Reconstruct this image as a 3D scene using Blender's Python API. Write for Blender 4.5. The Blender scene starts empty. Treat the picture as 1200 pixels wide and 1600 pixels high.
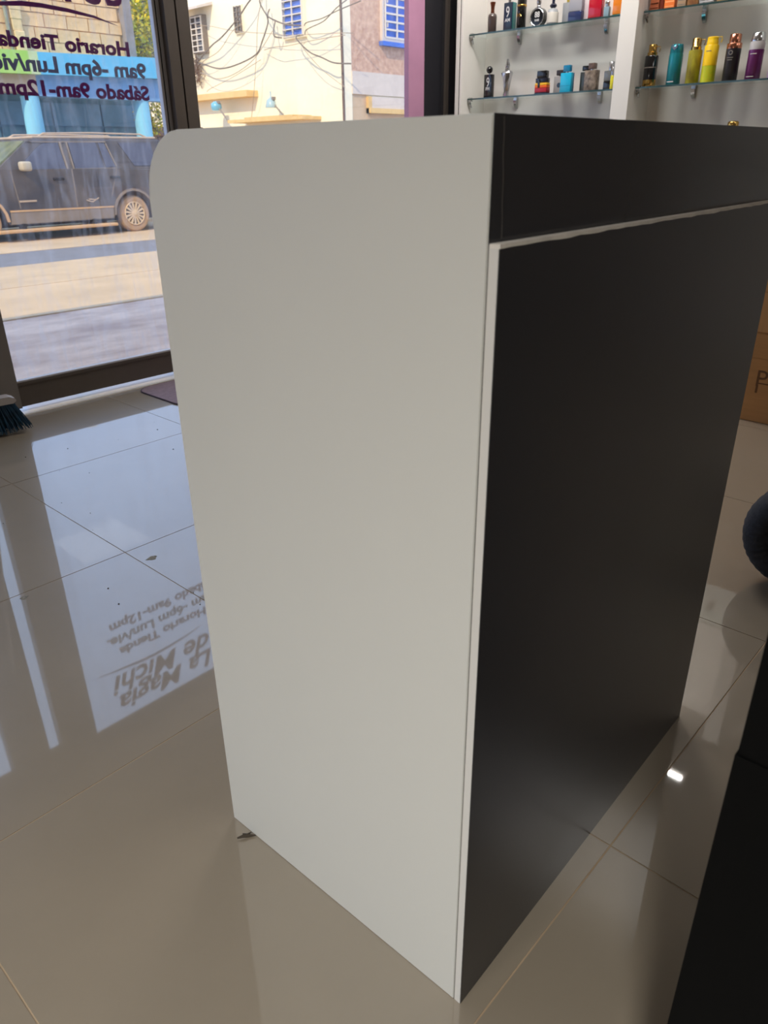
import bpy, bmesh, math, random
from mathutils import Vector, Matrix
S = bpy.context.scene
random.seed(7)

# ------------------------------------------------------------------ camera
cam_data = bpy.data.cameras.new('camera')
cam = bpy.data.objects.new('camera', cam_data)
S.collection.objects.link(cam)
S.camera = cam
YAW, PITCH, ROLL = math.radians(47.1825), math.radians(-25.5692), math.radians(-0.7537)
cam_h = 1.0715
fwd = Vector((math.sin(YAW) * math.cos(PITCH), math.cos(YAW) * math.cos(PITCH), math.sin(PITCH)))
rgt = Vector((math.cos(YAW), -math.sin(YAW), 0))
upv = rgt.cross(fwd)
r2 = rgt * math.cos(ROLL) + upv * math.sin(ROLL)
u2 = -rgt * math.sin(ROLL) + upv * math.cos(ROLL)
cam.matrix_world = Matrix(((r2.x, u2.x, -fwd.x, 0), (r2.y, u2.y, -fwd.y, 0), (r2.z, u2.z, -fwd.z, cam_h), (0, 0, 0, 1)))
cam_data.sensor_fit = 'VERTICAL'
cam_data.sensor_height = 9.6
cam_data.lens = 9.6 * 1165.0 / 1600.0
cam_data.clip_start = 0.05
cam_data.clip_end = 200
cam_data.dof.use_dof = True
cam_data.dof.focus_distance = 1.7
cam_data.dof.aperture_fstop = 2.6

# ------------------------------------------------------------------ sky, sun, exposure
W = bpy.data.worlds.new('sky')
S.world = W
W.use_nodes = True
W.node_tree.nodes['Background'].inputs[0].default_value = (0.60, 0.80, 1.22, 1)
W.node_tree.nodes['Background'].inputs[1].default_value = 1.55
sun_d = bpy.data.lights.new('sun', 'SUN')
sun = bpy.data.objects.new('sun', sun_d)
S.collection.objects.link(sun)
sun.rotation_euler = Vector((0.72, 0.33, -0.62)).to_track_quat('-Z', 'Y').to_euler()
sun_d.energy = 3.6
sun_d.angle = math.radians(0.6)
sun_d.color = (1.0, 0.80, 0.52)
S.view_settings.view_transform = 'Standard'
S.view_settings.look = 'None'
S.view_settings.gamma = 1.0
S.view_settings.exposure = 0.0
S.view_settings.use_curve_mapping = False
S.cycles.max_bounces = 8
S.cycles.transparent_max_bounces = 12
S.cycles.caustics_reflective = False
S.cycles.caustics_refractive = False
S.cycles.sample_clamp_indirect = 6.0
try:
    S.cycles.use_denoising = True
except Exception:
    pass

LAMPS = [  # x, y, size x, size y, watts, colour, beam angle in degrees
    (-3.9, 0.9, 1.2, 0.6, 50, (1.0, 1.0, 0.96), 180),
    (-1.7, -0.9, 0.6, 0.6, 96, (1.0, 1.0, 0.965), 118),  # added; its limited beam shapes a gradient on the white counter side
    (4.28, 2.24, 0.06, 2.2, 16, (1.0, 0.97, 0.94), 180),
    (3.50, 2.50, 0.30, 1.2, 46, (1.0, 0.97, 0.94), 180),  # added in front of the shelves to even out their light
    (3.40, -0.5, 0.8, 0.8, 8, (1.0, 0.97, 0.94), 180),  # added to brighten the right shelf bay
]
CEIL = 2.95

# ------------------------------------------------------------------ materials
def lin(c):
    c = c / 255.0
    return c / 12.92 if c <= 0.04045 else ((c + 0.055) / 1.055) ** 2.4
def rgb(r, g, b):
    return (lin(r), lin(g), lin(b), 1.0)
_m = {}
def mat(name, c, rough=0.5, metal=0.0, var=0.0, scale=6.0, bump=0.0, spec=0.5, coat=0.0, coat_rough=0.05, coat_ior=1.5,
        c2=None, bscale=None, trans=0.0, ior=1.45, stretch=None, emit=0.0):
    if name in _m:
        return _m[name]
    m = bpy.data.materials.new(name)
    m.use_nodes = True
    nt = m.node_tree
    b = nt.nodes['Principled BSDF']
    b.inputs['Base Color'].default_value = c
    b.inputs['Roughness'].default_value = rough
    b.inputs['Metallic'].default_value = metal
    b.inputs['Specular IOR Level'].default_value = spec
    b.inputs['Coat Weight'].default_value = coat
    b.inputs['Coat Roughness'].default_value = coat_rough
    b.inputs['Coat IOR'].default_value = coat_ior
    b.inputs['Transmission Weight'].default_value = trans
    b.inputs['IOR'].default_value = ior
    if emit:
        b.inputs['Emission Color'].default_value = c
        b.inputs['Emission Strength'].default_value = emit
    tc = None
    def coords(sc):
        nonlocal tc
        if tc is None:
            tc = nt.nodes.new('ShaderNodeTexCoord')
        if stretch:
            mp = nt.nodes.new('ShaderNodeMapping')
            mp.inputs['Scale'].default_value = stretch
            nt.links.new(tc.outputs['Object'], mp.inputs['Vector'])
            src = mp.outputs['Vector']
        else:
            src = tc.outputs['Object']
        n = nt.nodes.new('ShaderNodeTexNoise')
        n.inputs['Scale'].default_value = sc
        n.inputs['Detail'].default_value = 6.0
        n.inputs['Roughness'].default_value = 0.62
        nt.links.new(src, n.inputs['Vector'])
        return n
    if var or c2:
        n = coords(scale)
        rp = nt.nodes.new('ShaderNodeValToRGB')
        d = c2 if c2 else tuple(max(0.0, x * (1 - var)) for x in c[:3]) + (1,)
        e = c if c2 else tuple(min(1.0, x * (1 + var)) for x in c[:3]) + (1,)
        rp.color_ramp.elements[0].position = 0.34
        rp.color_ramp.elements[1].position = 0.66
        rp.color_ramp.elements[0].color = d
        rp.color_ramp.elements[1].color = e
        nt.links.new(n.outputs['Fac'], rp.inputs['Fac'])
        nt.links.new(rp.outputs['Color'], b.inputs['Base Color'])
    if bump:
        n2 = coords(bscale or scale * 3)
        bp = nt.nodes.new('ShaderNodeBump')
        bp.inputs['Strength'].default_value = bump
        bp.inputs['Distance'].default_value = 0.02
        nt.links.new(n2.outputs['Fac'], bp.inputs['Height'])
        nt.links.new(bp.outputs['Normal'], b.inputs['Normal'])
    _m[name] = m
    return m
def pane_mat(name, tint, dirt=0.0, streak=False, refl=1.0, dirt_col=(0.8, 0.82, 0.86, 1)):
    """thin sheet of glass: straight transmission, fresnel reflection, a dusty film with wiped streaks"""
    m = bpy.data.materials.new(name)
    m.use_nodes = True
    nt = m.node_tree
    nt.nodes.clear()
    out = nt.nodes.new('ShaderNodeOutputMaterial')
    tr = nt.nodes.new('ShaderNodeBsdfTransparent')
    tr.inputs[0].default_value = tint
    gl = nt.nodes.new('ShaderNodeBsdfGlossy')
    gl.inputs['Roughness'].default_value = 0.02
    gl.inputs[0].default_value = (refl, refl, refl, 1)
    fr = nt.nodes.new('ShaderNodeFresnel')
    gm = nt.nodes.new('ShaderNodeNewGeometry')   # leaving the sheet: the inverse index, so both faces reflect alike
    io = nt.nodes.new('ShaderNodeMapRange')
    io.inputs['To Min'].default_value = 1.45
    io.inputs['To Max'].default_value = 1 / 1.45
    nt.links.new(gm.outputs['Backfacing'], io.inputs['Value'])
    nt.links.new(io.outputs[0], fr.inputs[0])
    mx = nt.nodes.new('ShaderNodeMixShader')
    nt.links.new(fr.outputs[0], mx.inputs[0])
    nt.links.new(tr.outputs[0], mx.inputs[1])
    nt.links.new(gl.outputs[0], mx.inputs[2])
    last = mx
    if dirt:
        df = nt.nodes.new('ShaderNodeBsdfTranslucent')
        df.inputs[0].default_value = dirt_col
        m2 = nt.nodes.new('ShaderNodeMixShader')
        m2.inputs[0].default_value = dirt
        if streak:
            tc = nt.nodes.new('ShaderNodeTexCoord')
            mp = nt.nodes.new('ShaderNodeMapping')
            mp.inputs['Rotation'].default_value = (0, math.radians(38), 0)
            mp.inputs['Scale'].default_value = (9.0, 1.0, 1.6)
            n = nt.nodes.new('ShaderNodeTexNoise')
            n.inputs['Scale'].default_value = 3.2
            n.inputs['Detail'].default_value = 5
            n.inputs['Distortion'].default_value = 0.8
            nt.links.new(tc.outputs['Object'], mp.inputs[0])
            nt.links.new(mp.outputs[0], n.inputs[0])
            mr = nt.nodes.new('ShaderNodeMapRange')
            mr.inputs['From Min'].default_value = 0.45
            mr.inputs['From Max'].default_value = 0.78
            mr.inputs['To Min'].default_value = dirt * 0.45
            mr.inputs['To Max'].default_value = dirt * 3.2
            nt.links.new(n.outputs['Fac'], mr.inputs['Value'])
            nt.links.new(mr.outputs[0], m2.inputs[0])
        nt.links.new(mx.outputs[0], m2.inputs[1])
        nt.links.new(df.outputs[0], m2.inputs[2])
        last = m2
    nt.links.new(last.outputs[0], out.inputs[0])
    return m

M_TILE = mat('polished_tile', rgb(148, 136, 119), 0.32, var=0.05, scale=2.2, spec=0.5, coat=1.0, coat_rough=0.03, coat_ior=1.95)
M_GROUT = mat('grout', rgb(206, 184, 154), 0.8, c2=rgb(146, 122, 96), scale=0.9)
M_CEIL = mat('ceiling_paint', rgb(196, 190, 182), 0.7, var=0.03)
M_WALL = mat('wall_paint', rgb(150, 142, 134), 0.6, var=0.04, bump=0.05)
M_ALU = mat('brown_aluminium', rgb(92, 84, 78), 0.38, 0.35, var=0.06, scale=3)
M_ALU2 = mat('skylit_aluminium', rgb(128, 122, 118), 0.35, 0.4, var=0.05, scale=3)  # frame metal brightened for sky light falling on the door stile
M_ALUL = mat('lit_aluminium', rgb(196, 194, 200), 0.35, 0.2)  # paler copy of the frame metal, light on the glass stop painted in
M_GROOVE = mat('dark_gasket', rgb(28, 25, 24), 0.7)
M_PURPLE = mat('mauve_paint', rgb(176, 128, 156), 0.6, var=0.04, scale=8, bump=0.05)
M_SILL = mat('pale_stone_sill', rgb(242, 241, 243), 0.3, var=0.03, scale=9, coat=0.4)
M_DOORGLASS = pane_mat('dusty_door_glass', (0.97, 0.98, 0.98, 1), 0.05, True)
M_WINGLASS = pane_mat('clear_window_glass', (0.97, 0.98, 0.97, 1), 0.02)
M_DARKGLASS = mat('dark_tinted_glass', rgb(42, 42, 46), 0.12, spec=0.6, coat=0.6, coat_rough=0.03)
def vinyl(name, c):
    m = bpy.data.materials.new(name); m.use_nodes = True
    nt = m.node_tree; nt.nodes.clear()
    out = nt.nodes.new('ShaderNodeOutputMaterial'); a = nt.nodes.new('ShaderNodeBsdfDiffuse'); b = nt.nodes.new('ShaderNodeBsdfTranslucent'); x = nt.nodes.new('ShaderNodeMixShader')
    a.inputs[0].default_value = c; b.inputs[0].default_value = c; x.inputs[0].default_value = 0.6
    nt.links.new(a.outputs[0], x.inputs[1]); nt.links.new(b.outputs[0], x.inputs[2]); nt.links.new(x.outputs[0], out.inputs[0])
    return m
M_TEXT = vinyl('purple_vinyl', rgb(136, 62, 128))
M_TEXT2 = vinyl('slate_vinyl', rgb(142, 142, 164))
M_WHITE = mat('white_laminate', rgb(228, 228, 223), 0.42, var=0.012, scale=1.4)
M_WHITEEDGE = mat('white_edge_band', rgb(232, 230, 226), 0.45)
M_BLACK = mat('charcoal_laminate', rgb(50, 50, 54), 0.32, var=0.05, scale=2.5, spec=0.7)
M_BLACKGLOSS = mat('charcoal_vinyl', rgb(56, 56, 60), 0.22, var=0.04, scale=2.5, spec=0.5, bump=0.012, bscale=4)
M_CREASE = mat('worn_vinyl_crease', rgb(92, 88, 86), 0.5)
M_TORN = mat('torn_paper_edge', rgb(238, 233, 226), 0.8, var=0.1, scale=30)
M_JET = mat('jet_black_laminate', rgb(6, 6, 6), 0.7, spec=0.12)
M_SHELFWHITE = mat('white_melamine', rgb(214, 208, 202), 0.45, var=0.012)
M_SHELFPOST = mat('white_melamine_post', rgb(224, 220, 214), 0.4)
M_SHELFGLASS = pane_mat('shelf_glass', (0.90, 0.94, 0.93, 1), 0.05, dirt_col=(0.62, 0.72, 0.70, 1))
M_SHELFEDGE = mat('green_glass_edge', rgb(46, 70, 70), 0.15, coat=0.5)
M_CHROME = mat('chrome', rgb(190, 190, 192), 0.14, 1.0)
M_CARD = mat('brown_cardboard', rgb(176, 126, 74), 0.8, var=0.06, scale=5, bump=0.05, stretch=(1, 1, 12))
M_CARD2 = mat('dark_cardboard', rgb(150, 104, 58), 0.8, var=0.06, scale=5)
M_TAPE = mat('packing_tape', rgb(186, 142, 92), 0.25, coat=0.4)
M_INK = mat('box_print_ink', rgb(104, 68, 36), 0.8)
M_BAG = mat('black_ribbed_fabric', rgb(30, 30, 36), 0.75, var=0.25, scale=40, bump=0.2, bscale=120)
M_BAG2 = mat('black_bag_lining', rgb(10, 10, 11), 0.8)
M_MAT = mat('mauve_rubber_mat', rgb(126, 108, 116), 0.85, var=0.12, scale=40, bump=0.1)
M_MATEDGE = mat('dark_mat_edge', rgb(74, 62, 72), 0.8)
M_BRISTLE = mat('teal_bristle', rgb(10, 52, 76), 0.5, var=0.5, scale=30)
M_BROOMHEAD = mat('pale_grey_plastic', rgb(168, 162, 160), 0.45)
M_TWIG = mat('dry_twig', rgb(70, 62, 52), 0.9)
M_CHIP = mat('chipped_glaze', rgb(126, 122, 112), 0.9, var=0.4, scale=200)

# ------------------------------------------------------------------ mesh helpers
def setp(o, label=None, cat=None, group=None, kind=None):
    if label: o['label'] = label
    if cat: o['category'] = cat
    if group: o['group'] = group
    if kind: o['kind'] = kind
    return o
class MB:
    def __init__(s):
        s.bm = bmesh.new()
    def box(s, a, b, mi=0):
        x0, y0, z0 = a; x1, y1, z1 = b
        v = [s.bm.verts.new(p) for p in ((x0, y0, z0), (x1, y0, z0), (x1, y1, z0), (x0, y1, z0), (x0, y0, z1), (x1, y0, z1), (x1, y1, z1), (x0, y1, z1))]
        for f in ((3, 2, 1, 0), (4, 5, 6, 7), (0, 1, 5, 4), (1, 2, 6, 5), (2, 3, 7, 6), (3, 0, 4, 7)):
            s.bm.faces.new([v[i] for i in f]).material_index = mi
        return s
    def rbox(s, a, b, r=0.004, seg=2):
        m = MB(); m.box(a, b)
        bmesh.ops.bevel(m.bm, geom=m.bm.edges[:], offset=r, segments=seg, affect='EDGES', profile=0.5)
        s.merge(m)
        return s
    def merge(s, m):
        me = bpy.data.meshes.new('tmp'); m.bm.to_mesh(me); m.bm.free()
        s.bm.from_mesh(me); bpy.data.meshes.remove(me)
    def prism(s, pts, axis, a, b, mi=0):
        """polygon in the two other axes, pushed along axis from a to b"""
        def P(u, v, w):
            return {'x': (w, u, v), 'y': (u, w, v), 'z': (u, v, w)}[axis]
        lo = [s.bm.verts.new(P(u, v, a)) for u, v in pts]
        hi = [s.bm.verts.new(P(u, v, b)) for u, v in pts]
        n = len(pts)
        s.bm.faces.new(lo[::-1]).material_index = mi
        s.bm.faces.new(hi).material_index = mi
        for i in range(n):
            s.bm.faces.new((lo[i], lo[(i + 1) % n], hi[(i + 1) % n], hi[i])).material_index = mi
        return s
    def lathe(s, prof, seg=20, c=(0, 0, 0), sx=1.0, sy=1.0, power=None):
        rings = []
        for r, z in prof:
            ring = []
            for k in range(seg):
                t = 2 * math.pi * k / seg
                ct, st = math.cos(t), math.sin(t)
                if power:
                    ct = math.copysign(abs(ct) ** power, ct); st = math.copysign(abs(st) ** power, st)
                ring.append(s.bm.verts.new((c[0] + r * sx * ct, c[1] + r * sy * st, c[2] + z)))
            rings.append(ring)
        for a, b in zip(rings, rings[1:]):
            for k in range(seg):
                s.bm.faces.new((a[k], a[(k + 1) % seg], b[(k + 1) % seg], b[k]))
        s.bm.faces.new(rings[0][::-1]); s.bm.faces.new(rings[-1])
        return s
    def tube(s, pts, r, seg=6, closed=False):
        pts = [Vector(p) for p in pts]
        rings = []
        n = len(pts)
        for i, p in enumerate(pts):
            t = (pts[min(i + 1, n - 1)] - pts[max(i - 1, 0)]).normalized()
            a = t.orthogonal().normalized() if abs(t.z) > 0.9 else Vector((0, 0, 1)).cross(t).normalized()
            b = t.cross(a)
            rr = r[i] if isinstance(r, (list, tuple)) else r
            rings.append([s.bm.verts.new(p + (a * math.cos(2 * math.pi * k / seg) + b * math.sin(2 * math.pi * k / seg)) * rr) for k in range(seg)])
        for a, b in zip(rings, rings[1:]):
            for k in range(seg):
                s.bm.faces.new((a[k], a[(k + 1) % seg], b[(k + 1) % seg], b[k]))
        s.bm.faces.new(rings[0][::-1]); s.bm.faces.new(rings[-1])
        return s
    def quad(s, a, b, c, d):
        s.bm.faces.new([s.bm.verts.new(p) for p in (a, b, c, d)])
        return s
    def jitter(s, amt, seed=0):
        rn = random.Random(seed)
        for v in s.bm.verts:
            v.co += Vector((rn.uniform(-amt, amt), rn.uniform(-amt, amt), rn.uniform(-amt, amt)))
        return s
    def xf(s, M):
        bmesh.ops.transform(s.bm, matrix=M, verts=s.bm.verts[:])
        return s
    def build(s, name, m, parent=None, smooth=None, loc=None):
        bmesh.ops.recalc_face_normals(s.bm, faces=s.bm.faces[:])
        me = bpy.data.meshes.new(name)
        if smooth is not None:
            for f in s.bm.faces: f.smooth = True
            for e in s.bm.edges:
                if len(e.link_faces) == 2 and e.calc_face_angle(0) > math.radians(smooth): e.smooth = False
        s.bm.to_mesh(me); s.bm.free()
        for k in (m if isinstance(m, (list, tuple)) else [m]): me.materials.append(k)
        return link(name, me, parent, loc)
def link(name, me, parent=None, loc=None):
    o = bpy.data.objects.new(name, me)
    S.collection.objects.link(o)
    if parent: o.parent = parent
    if loc: o.location = loc
    return o
def thing(name, label, cat, loc=(0, 0, 0), rz=0.0, group=None, kind=None):
    o = bpy.data.objects.new(name, None)
    o.empty_display_size = 0.05
    S.collection.objects.link(o)
    o.location = loc; o.rotation_euler = (0, 0, rz)
    return setp(o, label, cat, group, kind)
def struct(o):
    o['kind'] = 'structure'
    return o
def sbox(name, a, b, m, parent=None):
    o = MB().box(a, b).build(name, m, parent)
    return o if parent else struct(o)
def text_mesh(name, body, m, parent, size, mirror=False, width=None, bold=0.0, shear=0.0, extrude=0.0004, spacing=1.0):
    cu = bpy.data.curves.new(name, 'FONT')
    cu.body = body; cu.size = size; cu.offset = bold; cu.shear = shear; cu.extrude = extrude
    cu.space_character = spacing
    cu.resolution_u = 4
    t = bpy.data.objects.new(name + '_curve', cu)
    S.collection.objects.link(t)
    bpy.context.view_layer.update()
    me = bpy.data.meshes.new_from_object(t.evaluated_get(bpy.context.evaluated_depsgraph_get()))
    me.name = name
    bpy.data.objects.remove(t); bpy.data.curves.remove(cu)
    xs = [v.co.x for v in me.vertices]
    x0, x1 = min(xs), max(xs)
    k = (width / (x1 - x0)) if width else 1.0
    for v in me.vertices:
        v.co.x = (v.co.x - x0) * k
    me.materials.clear(); me.materials.append(m)
    o = link(name, me, parent)
    return o

# ================================================================== ROOM SHELL
XL, XR, YB, YF = -5.6, 4.70, -3.6, 3.52
floor = struct(MB().box((XL, YB, -0.06), (XR, 3.66, -0.0015)).build('floor', M_GROUT))
TX0, TY0, TP = 0.128, 0.335, 0.793
tile_me = None
i0, i1 = math.floor((XL - TX0) / TP), math.ceil((XR - TX0) / TP)
j0, j1 = math.floor((YB - TY0) / TP), math.ceil((YF - TY0) / TP)
def tile_mesh(x0, y0, x1, y1):
    b = MB(); b.box((x0, y0, -0.010), (x1, y1, 0.0))
    return b
for i in range(i0, i1):
    for j in range(j0, j1):
        x, y = TX0 + i * TP, TY0 + j * TP
        g = 0.0014
        xa, xb = max(x + g, XL), min(x + TP - g, XR)
        ya, yb = max(y + g, YB), min(y + TP - g, YF - 0.03)
        if xb - xa < 0.02 or yb - ya < 0.02: continue
        if (xa, xb, ya, yb) == (x + g, x + TP - g, y + g, y + TP - g):
            if tile_me is None:
                o = tile_mesh(g, g, TP - g, TP - g).build('tile', M_TILE, floor)
                tile_me = o.data
            else:
                o = link('tile', tile_me, floor)
            o.location = (x, y, random.uniform(-0.0003, 0.0))
        else:
            tile_mesh(xa, ya, xb, yb).build('tile', M_TILE, floor)
for k, (x, y, rr) in enumerate(((0.956, 1.827, 0.016), (0.603, 1.895, 0.011))):
    pts = []
    for q in range(9):
        t = q * 2 * math.pi / 9
        pts.append((x + rr * (1.0 + 0.35 * math.sin(3 * t + k)) * math.cos(t), y + 0.7 * rr * (1 + 0.25 * math.cos(5 * t)) * math.sin(t)))
    MB().prism(pts, 'z', 0.0, 0.0005).build('glaze_chip', M_CHIP, floor)
gr = MB(); rn = random.Random(4)
for k in range(34):
    x, y, q = rn.uniform(0.7, 2.0), rn.uniform(1.4, 3.0), rn.uniform(0.0012, 0.0032)
    gr.lathe([(q, 0.0), (q * 0.7, q * 0.6)], 5, (x, y, 0.0))
setp(gr.build('grit', M_TWIG, floor), kind='stuff')
sbox('ceiling', (XL, YB, CEIL), (XR, YF + 0.1, CEIL + 0.1), M_CEIL)
sbox('wall_left', (XL - 0.1, YB, 0), (XL, YF + 0.1, CEIL), M_WALL)
sbox('wall_right', (XR, YB, 0), (XR + 0.1, YF + 0.1, CEIL), M_WALL)
sbox('wall_back', (XL, YB - 0.1, 0), (XR, YB, CEIL), M_WALL)
sbox('wall_front', (XL, 3.52, 2.07), (XR, 3.66, CEIL), M_WALL)
sbox('wall_front_left', (XL, 3.52, 0.0), (-3.4, 3.66, 2.07), M_WALL)

# door leaf with the lettered glass
door = thing('door_1', 'glazed aluminium shop door with opening hours lettered on its pane', None, (0, 0, 0), kind='structure')
if 'category' in door: del door['category']
MB().box((1.125, 3.52, 0.02), (1.222, 3.585, 2.07)).box((1.226, 3.515, 0.026), (1.322, 3.585, 2.07)).build('door_stile', M_ALU2, door)
br = MB().box((1.322, 3.53, 0.028), (2.300, 3.58, 0.128)).build('bottom_rail', M_ALU, door)
MB().box((1.322, 3.525, 0.128), (2.300, 3.575, 0.142)).build('glazing_bead', M_ALU, door)
MB().box((1.322, 3.530, 0.142), (2.300, 3.56, 0.149)).build('glazing_gasket', M_ALUL, door)
MB().box((1.322, 3.53, 1.985), (2.300, 3.58, 2.07)).build('top_rail', M_ALU, door)
MB().box((2.306, 3.552, 0.028), (2.320, 3.58, 2.07)).box((2.328, 3.550, 0.028), (2.343, 3.58, 2.07)).build('latch_stile', M_ALUL, door)
MB().box((2.320, 3.555, 0.028), (2.328, 3.58, 2.07)).build('weather_seal', M_GROOVE, door)
pane = MB().box((1.322, 3.560, 0.145), (2.302, 3.566, 1.99)).build('glass_pane', M_DOORGLASS, door)
YT = 3.5675
def hours(body, x_right, z, size, width, m, bold=0.0, shear=0.0, rot=0.0, name='lettering'):
    o = text_mesh(name, body, m, pane, size, width=width, bold=bold, shear=shear)
    # read from the street: seen mirrored from inside
    o.rotation_euler = (math.radians(90), rot, math.radians(180))
    o.location = (x_right, YT, z)
    return o
hours('Horario Tienda', 2.168, 1.497, 0.077, 0.60, M_TEXT, 0.0030)
hours('9am -6pm Lun/vie.', 2.242, 1.412, 0.083, 0.735, M_TEXT2, 0.0030)
hours('S\u00e1bado 9am-12pm', 2.242, 1.322, 0.080, 0.705, M_TEXT, 0.0030)
hours('de Michi', 2.165, 1.690, 0.185, 0.68, M_TEXT, 0.004, 0.28, math.radians(1.5))
hours('La Magia', 2.17, 1.815, 0.17, 0.66, M_TEXT, 0.004, 0.28)
sw_top = [(2.135, 1.610), (2.02, 1.640), (1.90, 1.655), (1.78, 1.662), (1.70, 1.661), (1.60, 1.648), (1.50, 1.634), (1.42, 1.622)]
sw_bot = [(1.42, 1.618), (1.50, 1.626), (1.60, 1.634), (1.70, 1.643), (1.78, 1.645), (1.90, 1.640), (2.02, 1.630)]
MB().prism(sw_top + sw_bot, 'y', YT - 0.0005, YT + 0.0005).build('swash_line', M_TEXT, pane)
# closer arm on the top rail, inside
MB().box((1.40, 3.47, 1.99), (1.66, 3.53, 2.05)).build('door_closer', M_ALU, door)

# mullion and the fixed window to its right
win = thing('window_1', 'fixed shop window right of the door', None, kind='structure')
MB().box((2.343, 3.51, 0.0), (2.400, 3.60, 2.07)).box((2.409, 3.51, 0.0), (2.476, 3.60, 2.07)).build('mullion', M_ALU, win)
MB().box((2.400, 3.525, 0.0), (2.409, 3.60, 2.07)).build('mullion_groove', M_GROOVE, win)
MB().box((2.476, 3.53, 0.02), (4.085, 3.59, 0.12)).build('bottom_rail', M_ALU, win)
MB().box((2.476, 3.53, 1.95), (4.085, 3.59, 2.07)).build('top_rail', M_ALU, win)
MB().box((2.476, 3.558, 0.12), (4.085, 3.564, 1.95)).build('glass_pane', M_WINGLASS, win)
win2 = thing('window_2', None, None, kind='structure')
MB().box((0.02, 3.52, 0.0), (0.12, 3.60, 2.07)).box((0.86, 3.52, 0.0), (1.055, 3.60, 2.07)).build('mullion', M_ALU, win2)
MB().box((-3.4, 3.53, 0.02), (0.02, 3.59, 0.15)).box((0.12, 3.53, 0.02), (0.86, 3.59, 0.15)).box((1.055, 3.53, 0.02), (1.125, 3.59, 0.15)).build('bottom_rail', M_ALU, win2)
MB().box((-3.4, 3.53, 1.93), (0.02, 3.59, 2.07)).box((0.12, 3.53, 1.93), (0.86, 3.59, 2.07)).box((1.055, 3.53, 1.93), (1.125, 3.59, 2.07)).build('top_rail', M_ALU, win2)
MB().box((0.12, 3.558, 0.15), (0.86, 3.564, 1.93)).build('glass_pane', M_WINGLASS, win2)
for xa, xb in ((-3.4, -1.78), (-1.62, 0.02)):  # unseen panes, added to let low daylight onto the counter side
    MB().box((xa, 3.558, 0.15), (xb, 3.564, 1.93)).build('glass_pane', M_WINGLASS, win2)
MB().box((-1.78, 3.52, 0.0), (-1.62, 3.60, 2.07)).build('mullion', M_ALU, win2)
MB().box((1.055, 3.558, 0.15), (1.125, 3.564, 1.93)).build('glass_pane', M_WINGLASS, win2)
del win['label'], door['label']
# stone threshold, mauve jamb and dark glass strip
sbox('trim_1', (-3.4, 3.484, -0.05), (4.1, 3.78, 0.004), M_SILL)
sbox('trim_2', (4.088, 3.528, 0.0), (4.240, 3.565, 2.07), M_PURPLE)
win3 = thing('window_3', None, None, kind='structure')
MB().box((4.235, 3.535, 0.0), (4.70, 3.60, 2.07)).build('dark_glass', M_DARKGLASS, win3)
MB().box((4.452, 3.515, 0.0), (4.478, 3.535, 2.07)).build('glazing_bar', M_ALU, win3)

# ceiling lamps of the shop, three of them added fill lights
for k, (x, y, sx, sy, wts, colr, beam) in enumerate(LAMPS):
    nm = ('wide left', 'added square left fill', 'narrow shelf-side', 'added oblong shelf-side fill', 'added large square right fill')[k]
    t = thing('ceiling_lamp', 'flat rectangular ceiling lamp, %s of the five on the shop ceiling' % nm, 'lamp', (x, y, CEIL), 0, 'ceiling lamps')
    f = MB()
    for a, b in (((-sx / 2 - .03, -sy / 2 - .03, -.04), (sx / 2 + .03, -sy / 2, 0)), ((-sx / 2 - .03, sy / 2, -.04), (sx / 2 + .03, sy / 2 + .03, 0)),
                 ((-sx / 2 - .03, -sy / 2, -.04), (-sx / 2, sy / 2, 0)), ((sx / 2, -sy / 2, -.04), (sx / 2 + .03, sy / 2, 0))):
        f.box(a, b)
    f.build('lamp_frame', M_SHELFPOST, t)
    MB().box((-sx / 2, -sy / 2, -0.012), (sx / 2, sy / 2, -0.004)).build('lamp_panel', M_SHELFPOST, t)
    ld = bpy.data.lights.new('lamp_light', 'AREA')
    ld.shape = 'RECTANGLE'; ld.size = sx; ld.size_y = sy; ld.energy = wts; ld.color = colr; ld.spread = math.radians(beam)
    lo = bpy.data.objects.new('lamp_light', ld); S.collection.objects.link(lo)
    lo.parent = t; lo.location = (0, 0, -0.02)

# ================================================================== COUNTER
CH, CL, CW = 1.10, 0.4894, 0.7806
ctr = thing('counter', 'tall shop counter with white side and charcoal back standing on the tiled floor', 'counter', (0.5370, 0.3768, 0), math.radians(1.2))
TH = 0.018
# white side sheet with a rounded rear top corner (local x = along the dark back, local y = depth)
R = 0.072
prof = [(0.0, 0.0), (CL, 0.0), (CL, CH - R)]
for k in range(1, 9):
    t = k * math.pi / 2 / 8
    prof.append((CL - R + R * math.cos(t), CH - R + R * math.sin(t)))
prof += [(0.0, CH)]
side = MB().prism(prof, 'x', 0.0, TH)
bmesh.ops.bevel(side.bm, geom=[e for e in side.bm.edges if abs(e.verts[0].co.x - e.verts[1].co.x) < 1e-6 and e.verts[0].co.x < 1e-6], offset=0.0012, segments=2, affect='EDGES')
side.build('side_panel', M_WHITE, ctr, smooth=30)
prof2 = [(0.0, 0.0), (CL, 0.0), (CL, CH - R)] + prof[3:]
MB().prism(prof, 'x', CW - TH, CW).build('side_panel', M_WHITE, ctr)
MB().box((TH, 0.0012, 0.0), (CW - TH, 0.017, CH)).build('back_panel', M_BLACKGLOSS, ctr)
SPLIT = 1.0035
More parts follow.
